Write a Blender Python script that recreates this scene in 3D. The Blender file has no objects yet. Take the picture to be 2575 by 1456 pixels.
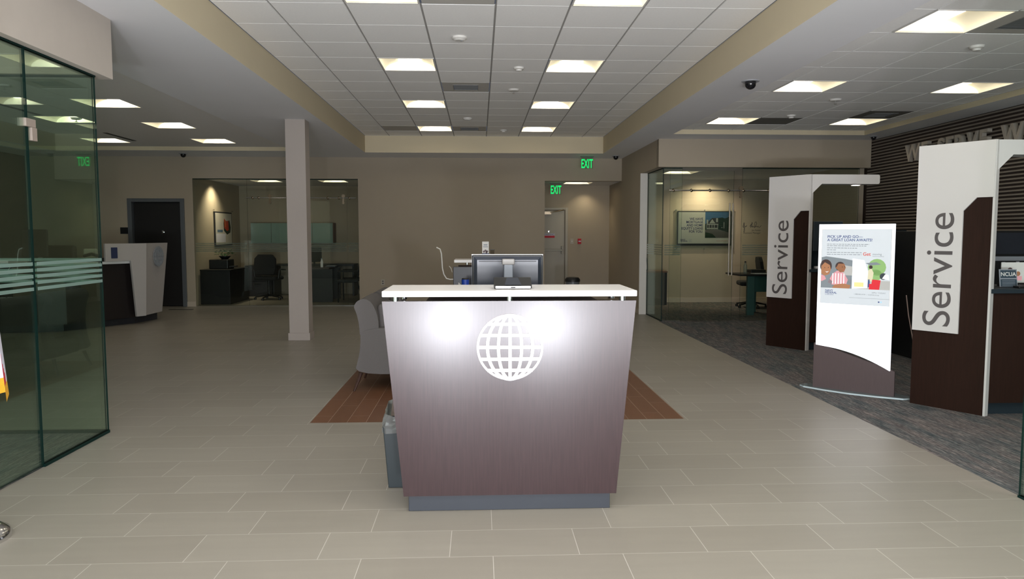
import bpy, math, random
from mathutils import Vector, Matrix
random.seed(7)
S = bpy.context.scene
COL = S.collection
PI = math.pi

# ------------------------------------------------------------------ camera
PITCH = math.radians(4.289); YAW = math.radians(2.560)
cam = bpy.data.cameras.new('camera'); cam_o = bpy.data.objects.new('camera', cam); COL.objects.link(cam_o)
cam.sensor_width = 36.0; cam.lens = 1840.0 / 2575.0 * 36.0
cam.clip_start = 0.05; cam.clip_end = 100
cam_o.location = (0, 0, 1.45)
cam_o.rotation_euler = (PI / 2 - PITCH, 0, -YAW)
S.camera = cam_o

# ------------------------------------------------------------------ world, daylight, exposure
w = bpy.data.worlds.new('world'); S.world = w; w.use_nodes = True
bg = w.node_tree.nodes['Background']
bg.inputs[0].default_value = (0.72, 0.80, 1.0, 1); bg.inputs[1].default_value = 0.10


def area(name, loc, rot, sx, sy, power, color):
    l = bpy.data.lights.new(name, 'AREA'); l.shape = 'RECTANGLE'; l.size = sx; l.size_y = sy
    l.energy = power; l.color = color
    o = bpy.data.objects.new(name, l); COL.objects.link(o); o.location = loc; o.rotation_euler = rot
    return o


# daylight through the entrance glazing behind the camera
area('entrance_daylight', (0.3, -2.6, 1.3), (PI / 2 + math.radians(5), 0, 0), 5.6, 2.4, 260, (0.93, 0.95, 1.0))
area('ceiling_fill', (0.3, -4.4, -0.25), (PI / 2 + math.radians(68), 0, 0), 8.5, 4.0, 1380, (0.95, 0.96, 1.0))  # unseen area light, added low behind the camera to brighten the ceiling
# lamps of the vestibule ceiling above and behind the camera
for ly in (0.6, 2.9):
    for lx in (-0.78, 1.06): area('vestibule_lamp', (lx, ly, 3.28), (0, 0, 0), 0.58, 0.58, 21, (1.0, 0.95, 0.86))
area('vestibule_lamp', (3.9, 2.6, 2.98), (0, 0, 0), 0.58, 0.58, 30, (1.0, 0.95, 0.86))
# two unseen small lamps added to make the bright spots on the desk front
area('desk_glint_lamp', (-0.42, -2.5, 0.24), (math.radians(97), 0, 0), 0.22, 0.22, 110, (0.9, 0.92, 1.0))
area('desk_glint_lamp', (0.92, -2.5, 0.20), (math.radians(97), 0, 0), 0.22, 0.22, 110, (0.9, 0.92, 1.0))

S.view_settings.view_transform = 'Standard'; S.view_settings.look = 'None'
S.view_settings.exposure = 0.0; S.view_settings.gamma = 1.0; S.view_settings.use_curve_mapping = False
S.cycles.transparent_max_bounces = 24
S.cycles.sample_clamp_indirect = 4.0

# ------------------------------------------------------------------ materials
MATS = {}


def nd(nt, typ, x=0, y=0):
    n = nt.nodes.new(typ); n.location = (x, y); return n


def mat(name, col, rough=0.6, metal=0.0, noise=0.04, scale=12.0, emit=0.0, ecol=None, coat=0.0, bump=0.0, stretch=None, spec=0.5):
    m = bpy.data.materials.new(name); m.use_nodes = True; nt = m.node_tree
    b = nt.nodes['Principled BSDF']
    b.inputs['Roughness'].default_value = rough; b.inputs['Metallic'].default_value = metal
    b.inputs['Specular IOR Level'].default_value = spec
    if coat: b.inputs['Coat Weight'].default_value = coat; b.inputs['Coat Roughness'].default_value = 0.12
    tc = nd(nt, 'ShaderNodeTexCoord', -900); mp = nd(nt, 'ShaderNodeMapping', -720)
    nt.links.new(tc.outputs['Object'], mp.inputs[0])
    if stretch: mp.inputs['Scale'].default_value = stretch
    nz = nd(nt, 'ShaderNodeTexNoise', -540); nz.inputs['Scale'].default_value = scale; nz.inputs['Detail'].default_value = 3
    nt.links.new(mp.outputs[0], nz.inputs[0])
    mx = nd(nt, 'ShaderNodeMix', -300); mx.data_type = 'RGBA'
    mx.inputs[6].default_value = tuple(min(1, c * (1 - noise)) for c in col) + (1,)
    mx.inputs[7].default_value = tuple(min(1, c * (1 + noise)) for c in col) + (1,)
    nt.links.new(nz.outputs[0], mx.inputs[0]); nt.links.new(mx.outputs[2], b.inputs['Base Color'])
    if bump:
        bp = nd(nt, 'ShaderNodeBump', -300, -300); bp.inputs['Strength'].default_value = bump; bp.inputs['Distance'].default_value = 0.004
        nt.links.new(nz.outputs[0], bp.inputs['Height']); nt.links.new(bp.outputs[0], b.inputs['Normal'])
    if emit:
        b.inputs['Emission Color'].default_value = tuple(ecol or col) + (1,)
        b.inputs['Emission Strength'].default_value = emit
    MATS[name] = m
    return m


def glass_mat(name, tint, gloss=1.0, frost=0.0, fcol=(0.7, 0.75, 0.75)):
    m = bpy.data.materials.new(name); m.use_nodes = True; nt = m.node_tree; nt.nodes.clear()
    out = nd(nt, 'ShaderNodeOutputMaterial', 400)
    tr = nd(nt, 'ShaderNodeBsdfTransparent', -200); tr.inputs[0].default_value = tint + (1,)
    gl = nd(nt, 'ShaderNodeBsdfGlossy', -200, -150); gl.inputs['Roughness'].default_value = 0.0
    gl.inputs[0].default_value = (0.9, 1, 0.96, 1)
    fr = nd(nt, 'ShaderNodeFresnel', -400, 100); fr.inputs[0].default_value = 1.5
    mu = nd(nt, 'ShaderNodeMath', -300, 200); mu.operation = 'MULTIPLY'; mu.inputs[1].default_value = gloss
    nt.links.new(fr.outputs[0], mu.inputs[0])
    mx = nd(nt, 'ShaderNodeMixShader', 0)
    nt.links.new(mu.outputs[0], mx.inputs[0]); nt.links.new(tr.outputs[0], mx.inputs[1]); nt.links.new(gl.outputs[0], mx.inputs[2])
    last = mx
    if frost:
        df = nd(nt, 'ShaderNodeBsdfDiffuse', 0, -200); df.inputs[0].default_value = fcol + (1,)
        tl = nd(nt, 'ShaderNodeBsdfTranslucent', 0, -350); tl.inputs[0].default_value = fcol + (1,)
        ad = nd(nt, 'ShaderNodeMixShader', 120, -250); nt.links.new(df.outputs[0], ad.inputs[1]); nt.links.new(tl.outputs[0], ad.inputs[2])
        m2 = nd(nt, 'ShaderNodeMixShader', 250); m2.inputs[0].default_value = frost
        nt.links.new(mx.outputs[0], m2.inputs[1]); nt.links.new(ad.outputs[0], m2.inputs[2]); last = m2
    nt.links.new(last.outputs[0], out.inputs[0]); MATS[name] = m
    return m


WALL = mat('wall_paint', (0.40, 0.342, 0.262), 0.85, noise=0.03, scale=3)
SOFF = mat('soffit_paint', (0.62, 0.54, 0.38), 0.85, noise=0.03, scale=3)
COLP = mat('column_paint', (0.38, 0.335, 0.30), 0.85, noise=0.03, scale=3)
WHITEP = mat('jamb_paint', (0.66, 0.63, 0.58), 0.7, noise=0.02)
CEIL = mat('ceiling_paint', (0.80, 0.80, 0.82), 0.9, noise=0.02, scale=2)
TILE = mat('ceiling_tile', (0.93, 0.92, 0.90), 0.95, noise=0.05, scale=60, bump=0.15)
TBAR = mat('ceiling_grid', (0.36, 0.35, 0.33), 0.8)  # grey tone carries the shade in the gaps between tiles
BRWALL = mat('brown_wall_paint', (0.035, 0.022, 0.018), 0.7)
WOOD = mat('dark_wood', (0.022, 0.0095, 0.006), 0.5, noise=0.35, scale=6, stretch=(14, 14, 1.0), spec=0.2)
DWOOD = mat('reception_wood', (0.036, 0.019, 0.020), 0.23, noise=0.28, scale=7, stretch=(16, 16, 0.8), spec=0.43)
PLINTH = mat('plinth_metal', (0.018, 0.023, 0.032), 0.5, noise=0.1)
WHITE = mat('white_laminate', (0.80, 0.79, 0.79), 0.35, noise=0.01)
PANELW = mat('white_panel', (0.66, 0.645, 0.63), 0.4, noise=0.02, scale=2)
SOLID = mat('white_counter', (0.82, 0.80, 0.78), 0.22, noise=0.03, scale=80)
DARK = mat('black_plastic', (0.007, 0.0075, 0.008), 0.45, noise=0.1)
MONB = mat('monitor_back', (0.022, 0.026, 0.036), 0.22, noise=0.1)
GREYP = mat('grey_plastic', (0.30, 0.32, 0.36), 0.4)
CHROME = mat('chrome', (0.75, 0.75, 0.76), 0.15, metal=1.0)
BRUSH = mat('brushed_metal', (0.85, 0.85, 0.87), 0.45, metal=0.4)
BRONZE = mat('bronze_metal', (0.30, 0.24, 0.17), 0.3, metal=1.0)
EDGE = mat('glass_edge', (0.003, 0.020, 0.017), 0.5, spec=0.15)
LEDGE = mat('light_edge', (0.50, 0.60, 0.62), 0.2)
FABRIC = mat('grey_fabric', (0.115, 0.106, 0.104), 0.95, noise=0.12, scale=220, bump=0.3)
FABD = mat('dark_fabric', (0.016, 0.017, 0.018), 0.9, noise=0.2, scale=120)
BROWNF = mat('brown_leather', (0.035, 0.02, 0.015), 0.5)
LEGW = mat('leg_wood', (0.045, 0.02, 0.014), 0.4)
NAVY = mat('ink_navy', (0.02, 0.03, 0.09), 0.6)
INK = mat('ink_grey', (0.10, 0.09, 0.09), 0.5)
INKB = mat('ink_black', (0.02, 0.02, 0.025), 0.5)
RED = mat('flag_red', (0.55, 0.03, 0.05), 0.8)
FLAGW = mat('flag_white', (0.62, 0.62, 0.72), 0.8)
GOLD = mat('gold_fringe', (0.80, 0.40, 0.03), 0.6, noise=0.3, scale=150)
BLUE = mat('cup_blue', (0.01, 0.05, 0.35), 0.4)
GREEN = mat('leaf_green', (0.02, 0.10, 0.015), 0.6, noise=0.4, scale=30)
TEAL = mat('teal_laminate', (0.035, 0.095, 0.09), 0.5)
TEALD = mat('dark_teal', (0.012, 0.022, 0.030), 0.45)
CABG = mat('cabinet_glass', (0.22, 0.32, 0.29), 0.12, noise=0.03)
DOORB = mat('beige_door', (0.44, 0.41, 0.34), 0.55, noise=0.02)
DOORD = mat('black_door', (0.008, 0.007, 0.007), 0.5)
FRAMEG = mat('grey_frame', (0.10, 0.11, 0.12), 0.5)
BAG = glass_mat('clear_bag', (0.75, 0.77, 0.77), 1.0, 0.35, (0.6, 0.6, 0.58))
BINT = mat('bin_plastic', (0.010, 0.018, 0.021), 0.45)
PAPER = mat('paper_white', (0.75, 0.74, 0.72), 0.7)
BROWN = mat('desk_brown', (0.16, 0.08, 0.045), 0.5, noise=0.2, stretch=(1, 12, 12))
VENTG = mat('vent_metal', (0.25, 0.25, 0.24), 0.5)
VENTP = mat('vent_panel', (0.50, 0.48, 0.44), 0.8)
PLASTW = mat('white_plastic', (0.68, 0.66, 0.62), 0.5)
LENS = mat('lamp_lens', (0.9, 0.88, 0.8), 0.6, emit=8.0, ecol=(1.0, 0.90, 0.72))
REFL = mat('lamp_reflector', (0.82, 0.78, 0.66), 0.6, emit=0.10, ecol=(1.0, 0.88, 0.62))  # faint emission stands in for lens light falling on the vault
REFE = mat('lamp_end_plate', (0.9, 0.86, 0.74), 0.6, emit=0.9, ecol=(1.0, 0.90, 0.66))  # emission stands in for lens light on the end walls
LENSD = mat('lamp_lens_soft', (0.9, 0.88, 0.8), 0.6, emit=3.5, ecol=(1.0, 0.84, 0.54))
SPOTL = mat('spot_lens', (0.9, 0.88, 0.8), 0.6, emit=8.0, ecol=(1.0, 0.86, 0.75))
EXITG = mat('exit_green', (0.0, 0.5, 0.12), 0.6, emit=1.0, ecol=(0.0, 0.82, 0.16))
LBOX = mat('lightbox_white', (0.8, 0.8, 0.82), 0.3, emit=1.0, ecol=(0.93, 0.95, 1.0))
# poster inks, softly backlit
def lit(name, c, e): return mat(name, c, 0.15, noise=0.03, emit=e, ecol=c)
PB = {k: lit('backlit_' + k, c, 0.38) for k, c in dict(
    sky=(0.56, 0.60, 0.63), car=(0.20, 0.23, 0.25), skin=(0.36, 0.17, 0.09), skin2=(0.28, 0.13, 0.07), hair=(0.06, 0.04, 0.04),
    pink=(0.62, 0.30, 0.33), white=(0.9, 0.92, 0.95), tree=(0.25, 0.42, 0.16), red=(0.62, 0.04, 0.05), dark=(0.05, 0.06, 0.07),
    grey=(0.42, 0.42, 0.40), navy=(0.06, 0.09, 0.22), yellow=(0.85, 0.68, 0.30), shirt=(0.62, 0.58, 0.40), redt=(0.55, 0.12, 0.10)).items()}
PQ = {k: mat('print_' + k, c, 0.25, noise=0.04) for k, c in dict(
    cream=(0.55, 0.52, 0.46), sky=(0.06, 0.14, 0.25), tree=(0.012, 0.03, 0.02), lawn=(0.03, 0.05, 0.035), house=(0.34, 0.34, 0.31),
    roof=(0.04, 0.04, 0.04), drive=(0.13, 0.12, 0.11), navy=(0.03, 0.04, 0.12), blue=(0.10, 0.16, 0.24), redp=(0.45, 0.06, 0.03),
    orange=(0.5, 0.13, 0.04), maroon=(0.08, 0.03, 0.03)).items()}
GLASS = glass_mat('clear_glass', (0.955, 0.98, 0.955), 0.5)
GLASSN = glass_mat('green_glass', (0.85, 0.92, 0.865), 0.35)
GLASSM = glass_mat('sliding_door_glass', (0.86, 0.93, 0.91), 1.0)
FROST = glass_mat('frosted_band', (0.9, 0.95, 0.93), 0.6, 0.62, (0.45, 0.60, 0.56))
FROSTB = glass_mat('frosted_band_far', (0.9, 0.95, 0.93), 0.6, 0.30, (0.32, 0.36, 0.32))


def floor_tile_mat():
    m = bpy.data.materials.new('porcelain_floor'); m.use_nodes = True; nt = m.node_tree; b = nt.nodes['Principled BSDF']
    tc = nd(nt, 'ShaderNodeTexCoord', -1200); mp = nd(nt, 'ShaderNodeMapping', -1000)
    mp.inputs['Location'].default_value = (1.715 + 0.591 * 40, -3.21 + 0.2955 * 40, 0)
    nt.links.new(tc.outputs['Object'], mp.inputs[0])
    br = nd(nt, 'ShaderNodeTexBrick', -700); br.offset = 0.333; br.offset_frequency = 2; br.squash = 1.0
    br.inputs['Scale'].default_value = 1.0; br.inputs['Brick Width'].default_value = 0.591; br.inputs['Row Height'].default_value = 0.2955
    br.inputs['Mortar Size'].default_value = 0.0017; br.inputs['Mortar Smooth'].default_value = 0.1; br.inputs['Bias'].default_value = 0
    br.inputs['Color1'].default_value = (0.266, 0.244, 0.208, 1); br.inputs['Color2'].default_value = (0.290, 0.268, 0.230, 1)
    br.inputs['Mortar'].default_value = (0.48, 0.45, 0.41, 1)
    nt.links.new(mp.outputs[0], br.inputs[0])
    nz = nd(nt, 'ShaderNodeTexNoise', -700, -400); nz.inputs['Scale'].default_value = 5; nz.inputs['Detail'].default_value = 4
    mp2 = nd(nt, 'ShaderNodeMapping', -900, -400); mp2.inputs['Scale'].default_value = (0.4, 3, 1)
    nt.links.new(tc.outputs['Object'], mp2.inputs[0]); nt.links.new(mp2.outputs[0], nz.inputs[0])
    rm = nd(nt, 'ShaderNodeMapRange', -500, -400); rm.inputs[3].default_value = 0.93; rm.inputs[4].default_value = 1.06
    nt.links.new(nz.outputs[0], rm.inputs[0])
    mx = nd(nt, 'ShaderNodeMix', -300); mx.data_type = 'RGBA'; mx.blend_type = 'MULTIPLY'; mx.inputs[0].default_value = 1
    nt.links.new(br.outputs[0], mx.inputs[6]); nt.links.new(rm.outputs[0], mx.inputs[7]); nt.links.new(mx.outputs[2], b.inputs['Base Color'])
    b.inputs['Roughness'].default_value = 0.42; b.inputs['Specular IOR Level'].default_value = 0.4
    return m


def rug_mat():
    m = bpy.data.materials.new('terracotta_floor'); m.use_nodes = True; nt = m.node_tree; b = nt.nodes['Principled BSDF']
    tc = nd(nt, 'ShaderNodeTexCoord', -1200); mp = nd(nt, 'ShaderNodeMapping', -1000)
    mp.inputs['Rotation'].default_value = (0, 0, PI / 2)
    mp.inputs['Location'].default_value = (5.0, 1.614 + 0.1465 * 60, 0)
    nt.links.new(tc.outputs['Object'], mp.inputs[0])
    br = nd(nt, 'ShaderNodeTexBrick', -700); br.offset = 0.4; br.offset_frequency = 2
    br.inputs['Scale'].default_value = 1.0; br.inputs['Brick Width'].default_value = 0.591; br.inputs['Row Height'].default_value = 0.1465
    br.inputs['Mortar Size'].default_value = 0.0018; br.inputs['Mortar Smooth'].default_value = 0.1
    br.inputs['Color1'].default_value = (0.135, 0.058, 0.028, 1); br.inputs['Color2'].default_value = (0.160, 0.068, 0.032, 1)
    br.inputs['Mortar'].default_value = (0.34, 0.24, 0.18, 1)
    nt.links.new(mp.outputs[0], br.inputs[0]); nt.links.new(br.outputs[0], b.inputs['Base Color'])
    b.inputs['Roughness'].default_value = 0.45
    return m


def carpet_mat():
    m = bpy.data.materials.new('striated_carpet'); m.use_nodes = True; nt = m.node_tree; b = nt.nodes['Principled BSDF']
    tc = nd(nt, 'ShaderNodeTexCoord', -1200)
    outs = []
    for k, (sx, sy, sc) in enumerate([(90, 5, 1), (9, 1.6, 1), (160, 24, 1)]):
        mp = nd(nt, 'ShaderNodeMapping', -1000, -300 * k); mp.inputs['Scale'].default_value = (sx, sy, 1)
        nz = nd(nt, 'ShaderNodeTexNoise', -800, -300 * k); nz.inputs['Scale'].default_value = sc; nz.inputs['Detail'].default_value = 2
        nt.links.new(tc.outputs['Object'], mp.inputs[0]); nt.links.new(mp.outputs[0], nz.inputs[0]); outs.append(nz)
    r1 = nd(nt, 'ShaderNodeValToRGB', -550); e = r1.color_ramp.elements
    e[0].position = 0.36; e[0].color = (0.030, 0.036, 0.040, 1); e[1].position = 0.66; e[1].color = (0.30, 0.26, 0.24, 1)
    x = e.new(0.5); x.color = (0.095, 0.095, 0.10, 1)
    nt.links.new(outs[0].outputs[0], r1.inputs[0])
    r2 = nd(nt, 'ShaderNodeValToRGB', -550, -300); e = r2.color_ramp.elements
    e[0].position = 0.40; e[0].color = (0.085, 0.105, 0.11, 1); e[1].position = 0.62; e[1].color = (0.17, 0.145, 0.14, 1)
    nt.links.new(outs[1].outputs[0], r2.inputs[0])
    mx = nd(nt, 'ShaderNodeMix', -250); mx.data_type = 'RGBA'; mx.inputs[0].default_value = 0.5
    nt.links.new(r1.outputs[0], mx.inputs[6]); nt.links.new(r2.outputs[0], mx.inputs[7])
    rm = nd(nt, 'ShaderNodeMapRange', -500, -600); rm.inputs[1].default_value = 0.3; rm.inputs[2].default_value = 0.7
    rm.inputs[3].default_value = 0.6; rm.inputs[4].default_value = 1.45; nt.links.new(outs[2].outputs[0], rm.inputs[0])
    m2 = nd(nt, 'ShaderNodeMix', -100); m2.data_type = 'RGBA'; m2.blend_type = 'MULTIPLY'; m2.inputs[0].default_value = 1
    nt.links.new(mx.outputs[2], m2.inputs[6]); nt.links.new(rm.outputs[0], m2.inputs[7]); nt.links.new(m2.outputs[2], b.inputs['Base Color'])
    b.inputs['Roughness'].default_value = 1.0; b.inputs['Specular IOR Level'].default_value = 0.1
    return m


FLOORM = floor_tile_mat(); RUGM = rug_mat(); CARPET = carpet_mat()

# ------------------------------------------------------------------ mesh helpers


class MB:
    def __init__(s): s.v = []; s.f = []; s.m = []; s.mats = []; s.sm = []

    def mi(s, m):
        if m not in s.mats: s.mats.append(m)
        return s.mats.index(m)

    def add(s, vs, fs, m, mx=None, smooth=False):
        o = len(s.v)
        for p in vs:
            p = Vector(p)
            s.v.append(tuple(mx @ p) if mx is not None else tuple(p))
        k = s.mi(m)
        for f in fs: s.f.append([i + o for i in f]); s.m.append(k); s.sm.append(smooth)
        return s

    def box(s, x0, x1, y0, y1, z0, z1, m, mx=None, edge=None, thin=None):
        vs = [(x, y, z) for x in (x0, x1) for y in (y0, y1) for z in (z0, z1)]
        F = [(0, 1, 3, 2), (4, 6, 7, 5), (0, 4, 5, 1), (2, 3, 7, 6), (0, 2, 6, 4), (1, 5, 7, 3)]
        if edge is None: return s.add(vs, F, m, mx)
        # thin: axis whose two faces are the panes; the other four take the edge material
        pane = {'x': (0, 1), 'y': (2, 3), 'z': (4, 5)}[thin]
        for i, f in enumerate(F): s.add(vs, [f], m if i in pane else edge, mx)
        return s

    def prism(s, poly, d0, d1, m, axis='y', mx=None, side=None, smooth=False):
        """poly in the plane normal to axis: axis y -> (x,z); axis x -> (y,z); axis z -> (x,y)"""
        def P(a, b, d): return {'y': (a, d, b), 'x': (d, a, b), 'z': (a, b, d)}[axis]
        n = len(poly)
        vs = [P(a, b, d0) for a, b in poly] + [P(a, b, d1) for a, b in poly]
        area2 = sum(poly[i][0] * poly[(i + 1) % n][1] - poly[(i + 1) % n][0] * poly[i][1] for i in range(n))
        front = list(range(n)); back = list(range(n, 2 * n))[::-1]
        ccw = area2 > 0
        flip = (axis == 'y') == ccw
        caps = [front, back]; sides = [(i, i + n, (i + 1) % n + n, (i + 1) % n) for i in range(n)]
        if not flip: caps = [c[::-1] for c in caps]; sides = [c[::-1] for c in sides]
        s.add(vs, caps, m, mx); s.add(vs, sides, side or m, mx, smooth)
        return s

    def lathe(s, prof, m, c=(0, 0, 0), n=24, mx=None, smooth=True):
        vs = []
        for r, z in prof:
            for i in range(n):
                a = 2 * PI * i / n; vs.append((c[0] + r * math.cos(a), c[1] + r * math.sin(a), c[2] + z))
        fs = []
        for k in range(len(prof) - 1):
            for i in range(n):
                j = (i + 1) % n; fs.append((k * n + i, k * n + j, (k + 1) * n + j, (k + 1) * n + i))
        if prof[0][0] > 1e-4: fs.append(tuple(range(n))[::-1])
        if prof[-1][0] > 1e-4: fs.append(tuple((len(prof) - 1) * n + i for i in range(n)))
        return s.add(vs, fs, m, mx, smooth)

    def tube(s, pts, r, m, n=10, mx=None, smooth=True):
        pts = [Vector(p) for p in pts]; vs = []; rr = r if isinstance(r, (list, tuple)) else [r] * len(pts)
        up = None
        for i, p in enumerate(pts):
            t = (pts[min(i + 1, len(pts) - 1)] - pts[max(i - 1, 0)]).normalized()
            if up is None:
                up = Vector((0, 0, 1)) if abs(t.z) < 0.9 else Vector((1, 0, 0))
            a = t.cross(up).normalized(); b = a.cross(t).normalized(); up = b
            for k in range(n):
                th = 2 * PI * k / n; vs.append(tuple(p + a * (rr[i] * math.cos(th)) + b * (rr[i] * math.sin(th))))
        fs = []
        for i in range(len(pts) - 1):
            for k in range(n):
                j = (k + 1) % n; fs.append((i * n + k, i * n + j, (i + 1) * n + j, (i + 1) * n + k))
        fs.append(tuple(range(n))[::-1]); fs.append(tuple((len(pts) - 1) * n + k for k in range(n)))
        return s.add(vs, fs, m, mx, smooth)

    def text(s, body, size, m, mx, align='CENTER', extrude=0.0004, bold=False, wide=1.0):
        cu = bpy.data.curves.new('lettering', 'FONT'); cu.body = body; cu.size = size; cu.align_x = align
        cu.extrude = extrude; cu.resolution_u = 10 if size > 0.2 else 4
        if bold: cu.offset = size * 0.018
        o = bpy.data.objects.new('lettering', cu); COL.objects.link(o)
        dg = bpy.context.evaluated_depsgraph_get(); dg.update()
        me = bpy.data.meshes.new_from_object(o.evaluated_get(dg))
        sc = Matrix.Diagonal((wide, 1, 1, 1))
        s.add([v.co[:] for v in me.vertices], [list(p.vertices) for p in me.polygons], m, mx @ sc)
        bpy.data.meshes.remove(me); bpy.data.objects.remove(o); bpy.data.curves.remove(cu)
        return s

    def build(s, name, parent=None, bevel=0, seg=2, loc=None, rotz=None, fix=True):
        me = bpy.data.meshes.new(name); me.from_pydata(s.v, [], s.f)
        for m in s.mats: me.materials.append(m)
        me.polygons.foreach_set('material_index', s.m); me.polygons.foreach_set('use_smooth', s.sm)
        me.update()
        if any(s.sm): me.set_sharp_from_angle(angle=math.radians(38))
        o = bpy.data.objects.new(name, me); COL.objects.link(o)
        if parent: o.parent = parent
        if loc is not None: o.location = loc
        if rotz is not None: o.rotation_euler = (0, 0, rotz)
        if bevel:
            md = o.modifiers.new('bevel', 'BEVEL'); md.width = bevel; md.segments = seg; md.limit_method = 'ANGLE'; md.angle_limit = math.radians(40)
        return o


def tag(o, label=None, cat=None, group=None, kind=None):
    if label: o['label'] = label
    if cat: o['category'] = cat
    if group: o['group'] = group
    if kind: o['kind'] = kind
    return o


def thing(name, loc, label, cat, group=None, rotz=0):
    o = bpy.data.objects.new(name, None); o.empty_display_size = 0.1; COL.objects.link(o)
    o.location = loc; o.rotation_euler = (0, 0, rotz)
    return tag(o, label, cat, group)


def dup(root, loc, label=None, group=None, rotz=None):
    def cp(o, par):
        c = o.copy(); COL.objects.link(c); c.parent = par
        for ch in [x for x in bpy.data.objects if x.parent == o]: cp(ch, c)
        return c
    r = cp(root, None); r.location = loc
    if rotz is not None: r.rotation_euler = (0, 0, rotz)
    if label: r['label'] = label
    if group: r['group'] = group
    return r


def struct(o): o['kind'] = 'structure'; return o


def disc(r, n=24, cx=0, cy=0, sx=1, a0=0, a1=2 * PI):
    return [(cx + sx * r * math.cos(a0 + (a1 - a0) * i / n), cy + r * math.sin(a0 + (a1 - a0) * i / n)) for i in range(n + (0 if abs(a1 - a0 - 2 * PI) < 1e-6 else 1))]


def wallm(o, xd, zd=(0, 0, 1)):
    """matrix for flat art: local x -> xd, local y -> zd, local z -> out of the surface"""
    x = Vector(xd).normalized(); y = Vector(zd).normalized(); z = x.cross(y)
    m = Matrix.Identity(4)
    for i in range(3): m[i][0] = x[i]; m[i][1] = y[i]; m[i][2] = z[i]; m[i][3] = o[i]
    return m


def flat(mb, poly, m, mx, z=0.0):
    n = len(poly)
    a = sum(poly[i][0] * poly[(i + 1) % n][1] - poly[(i + 1) % n][0] * poly[i][1] for i in range(n))
    if a < 0: poly = poly[::-1]
    mb.add([(x, y, z) for x, y in poly], [list(range(n))], m, mx)


def rect(x0, x1, y0, y1): return [(x0, y0), (x1, y0), (x1, y1), (x0, y1)]


# ------------------------------------------------------------------ the shell
def grid_faces(xs, ys, holes, z, m, down=True):
    mb = MB(); xs = sorted(set(xs + [v for h in holes for v in h[:2]])); ys = sorted(set(ys + [v for h in holes for v in h[2:]]))
    for i in range(len(xs) - 1):
        for j in range(len(ys) - 1):
            cx = (xs[i] + xs[i + 1]) / 2; cy = (ys[j] + ys[j + 1]) / 2
            if any(h[0] < cx < h[1] and h[2] < cy < h[3] for h in holes): continue
            f = (0, 3, 2, 1) if down else (0, 1, 2, 3)
            mb.add([(xs[i], ys[j], z), (xs[i + 1], ys[j], z), (xs[i + 1], ys[j + 1], z), (xs[i], ys[j + 1], z)], [f], m)
    return mb


YF = -2.8
RUG = (-1.311, 1.614, 5.62, 8.55)
CARP = (3.0, 6.45, YF, 12.07)
CARL = (-6.6, -2.729, YF, 5.417)
CARO = (3.03, 6.45, 12.07, 15.5)
struct(grid_faces([-9.0, 6.6], [YF, 18.2], [RUG, CARP, CARL, CARO], 0, FLOORM, False).build('floor'))
for nm, r, m in (('floor', RUG, RUGM), ('floor', CARP, CARPET), ('floor', CARL, CARPET), ('floor', CARO, CARPET)):
    struct(grid_faces([r[0], r[1]], [r[2], r[3]], [], 0, m, False).build(nm))

CT = (-2.15, 2.38, YF, 14.10)          # centre tray
RT = (3.0, 6.02, YF, 11.33)            # right tray
LT = (-8.3, -3.45, 6.2, 13.92)         # left tray
struct(grid_faces([-9.0, 6.6], [YF, 15.0], [CT, RT, LT], 3.0, CEIL).build('ceiling'))


def tray(name, t, h, m):
    mb = MB(); x0, x1, y0, y1 = t; z0, z1 = 3.0, 3.0 + h
    vs = [(x0, y0, z0), (x1, y0, z0), (x1, y1, z0), (x0, y1, z0), (x0, y0, z1), (x1, y0, z1), (x1, y1, z1), (x0, y1, z1)]
    mb.add(vs, [(0, 4, 5, 1), (1, 5, 6, 2), (2, 6, 7, 3), (3, 7, 4, 0)], m)
    return struct(mb.build(name))


tray('ceiling', CT, 0.315, SOFF); tray('ceiling', RT, 0.07, SOFF); tray('ceiling', LT, 0.07, SOFF)


def tiles(t, z, gx, gy, holes, grid_dark=TBAR):
    """suspended ceiling: tile slabs hanging just below a grid sheet"""
    x0, x1, y0, y1 = t; mb = MB(); P = 0.6105
    hs = [(a + .0, b - .0, c + .0, d - .0) for a, b, c, d in holes]
    sheet = grid_faces([x0, x1], [y0, y1], hs, z + 0.010, grid_dark)
    mb.v, mb.f, mb.m, mb.mats, mb.sm = sheet.v, sheet.f, sheet.m, sheet.mats, sheet.sm
    i0 = math.floor((x0 - gx) / P); i1 = math.ceil((x1 - gx) / P); j0 = math.floor((y0 - gy) / P); j1 = math.ceil((y1 - gy) / P)
    for i in range(i0, i1):
        for j in range(j0, j1):
            a, b = max(x0, gx + i * P), min(x1, gx + (i + 1) * P); c, d = max(y0, gy + j * P), min(y1, gy + (j + 1) * P)
            if b - a < 0.03 or d - c < 0.03: continue
            cx, cy = (a + b) / 2, (c + d) / 2
            if any(h[0] < cx < h[1] and h[2] < cy < h[3] for h in hs): continue
            a += 0.009; b -= 0.009; c += 0.003; d -= 0.003
            mb.box(a, b, c, d, z, z + 0.0098, TILE)
    return struct(mb.build('ceiling'))


P = 0.6105
def cell(gx, gy, i, j): return (gx + i * P, gx + (i + 1) * P, gy + j * P, gy + (j + 1) * P)


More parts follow.
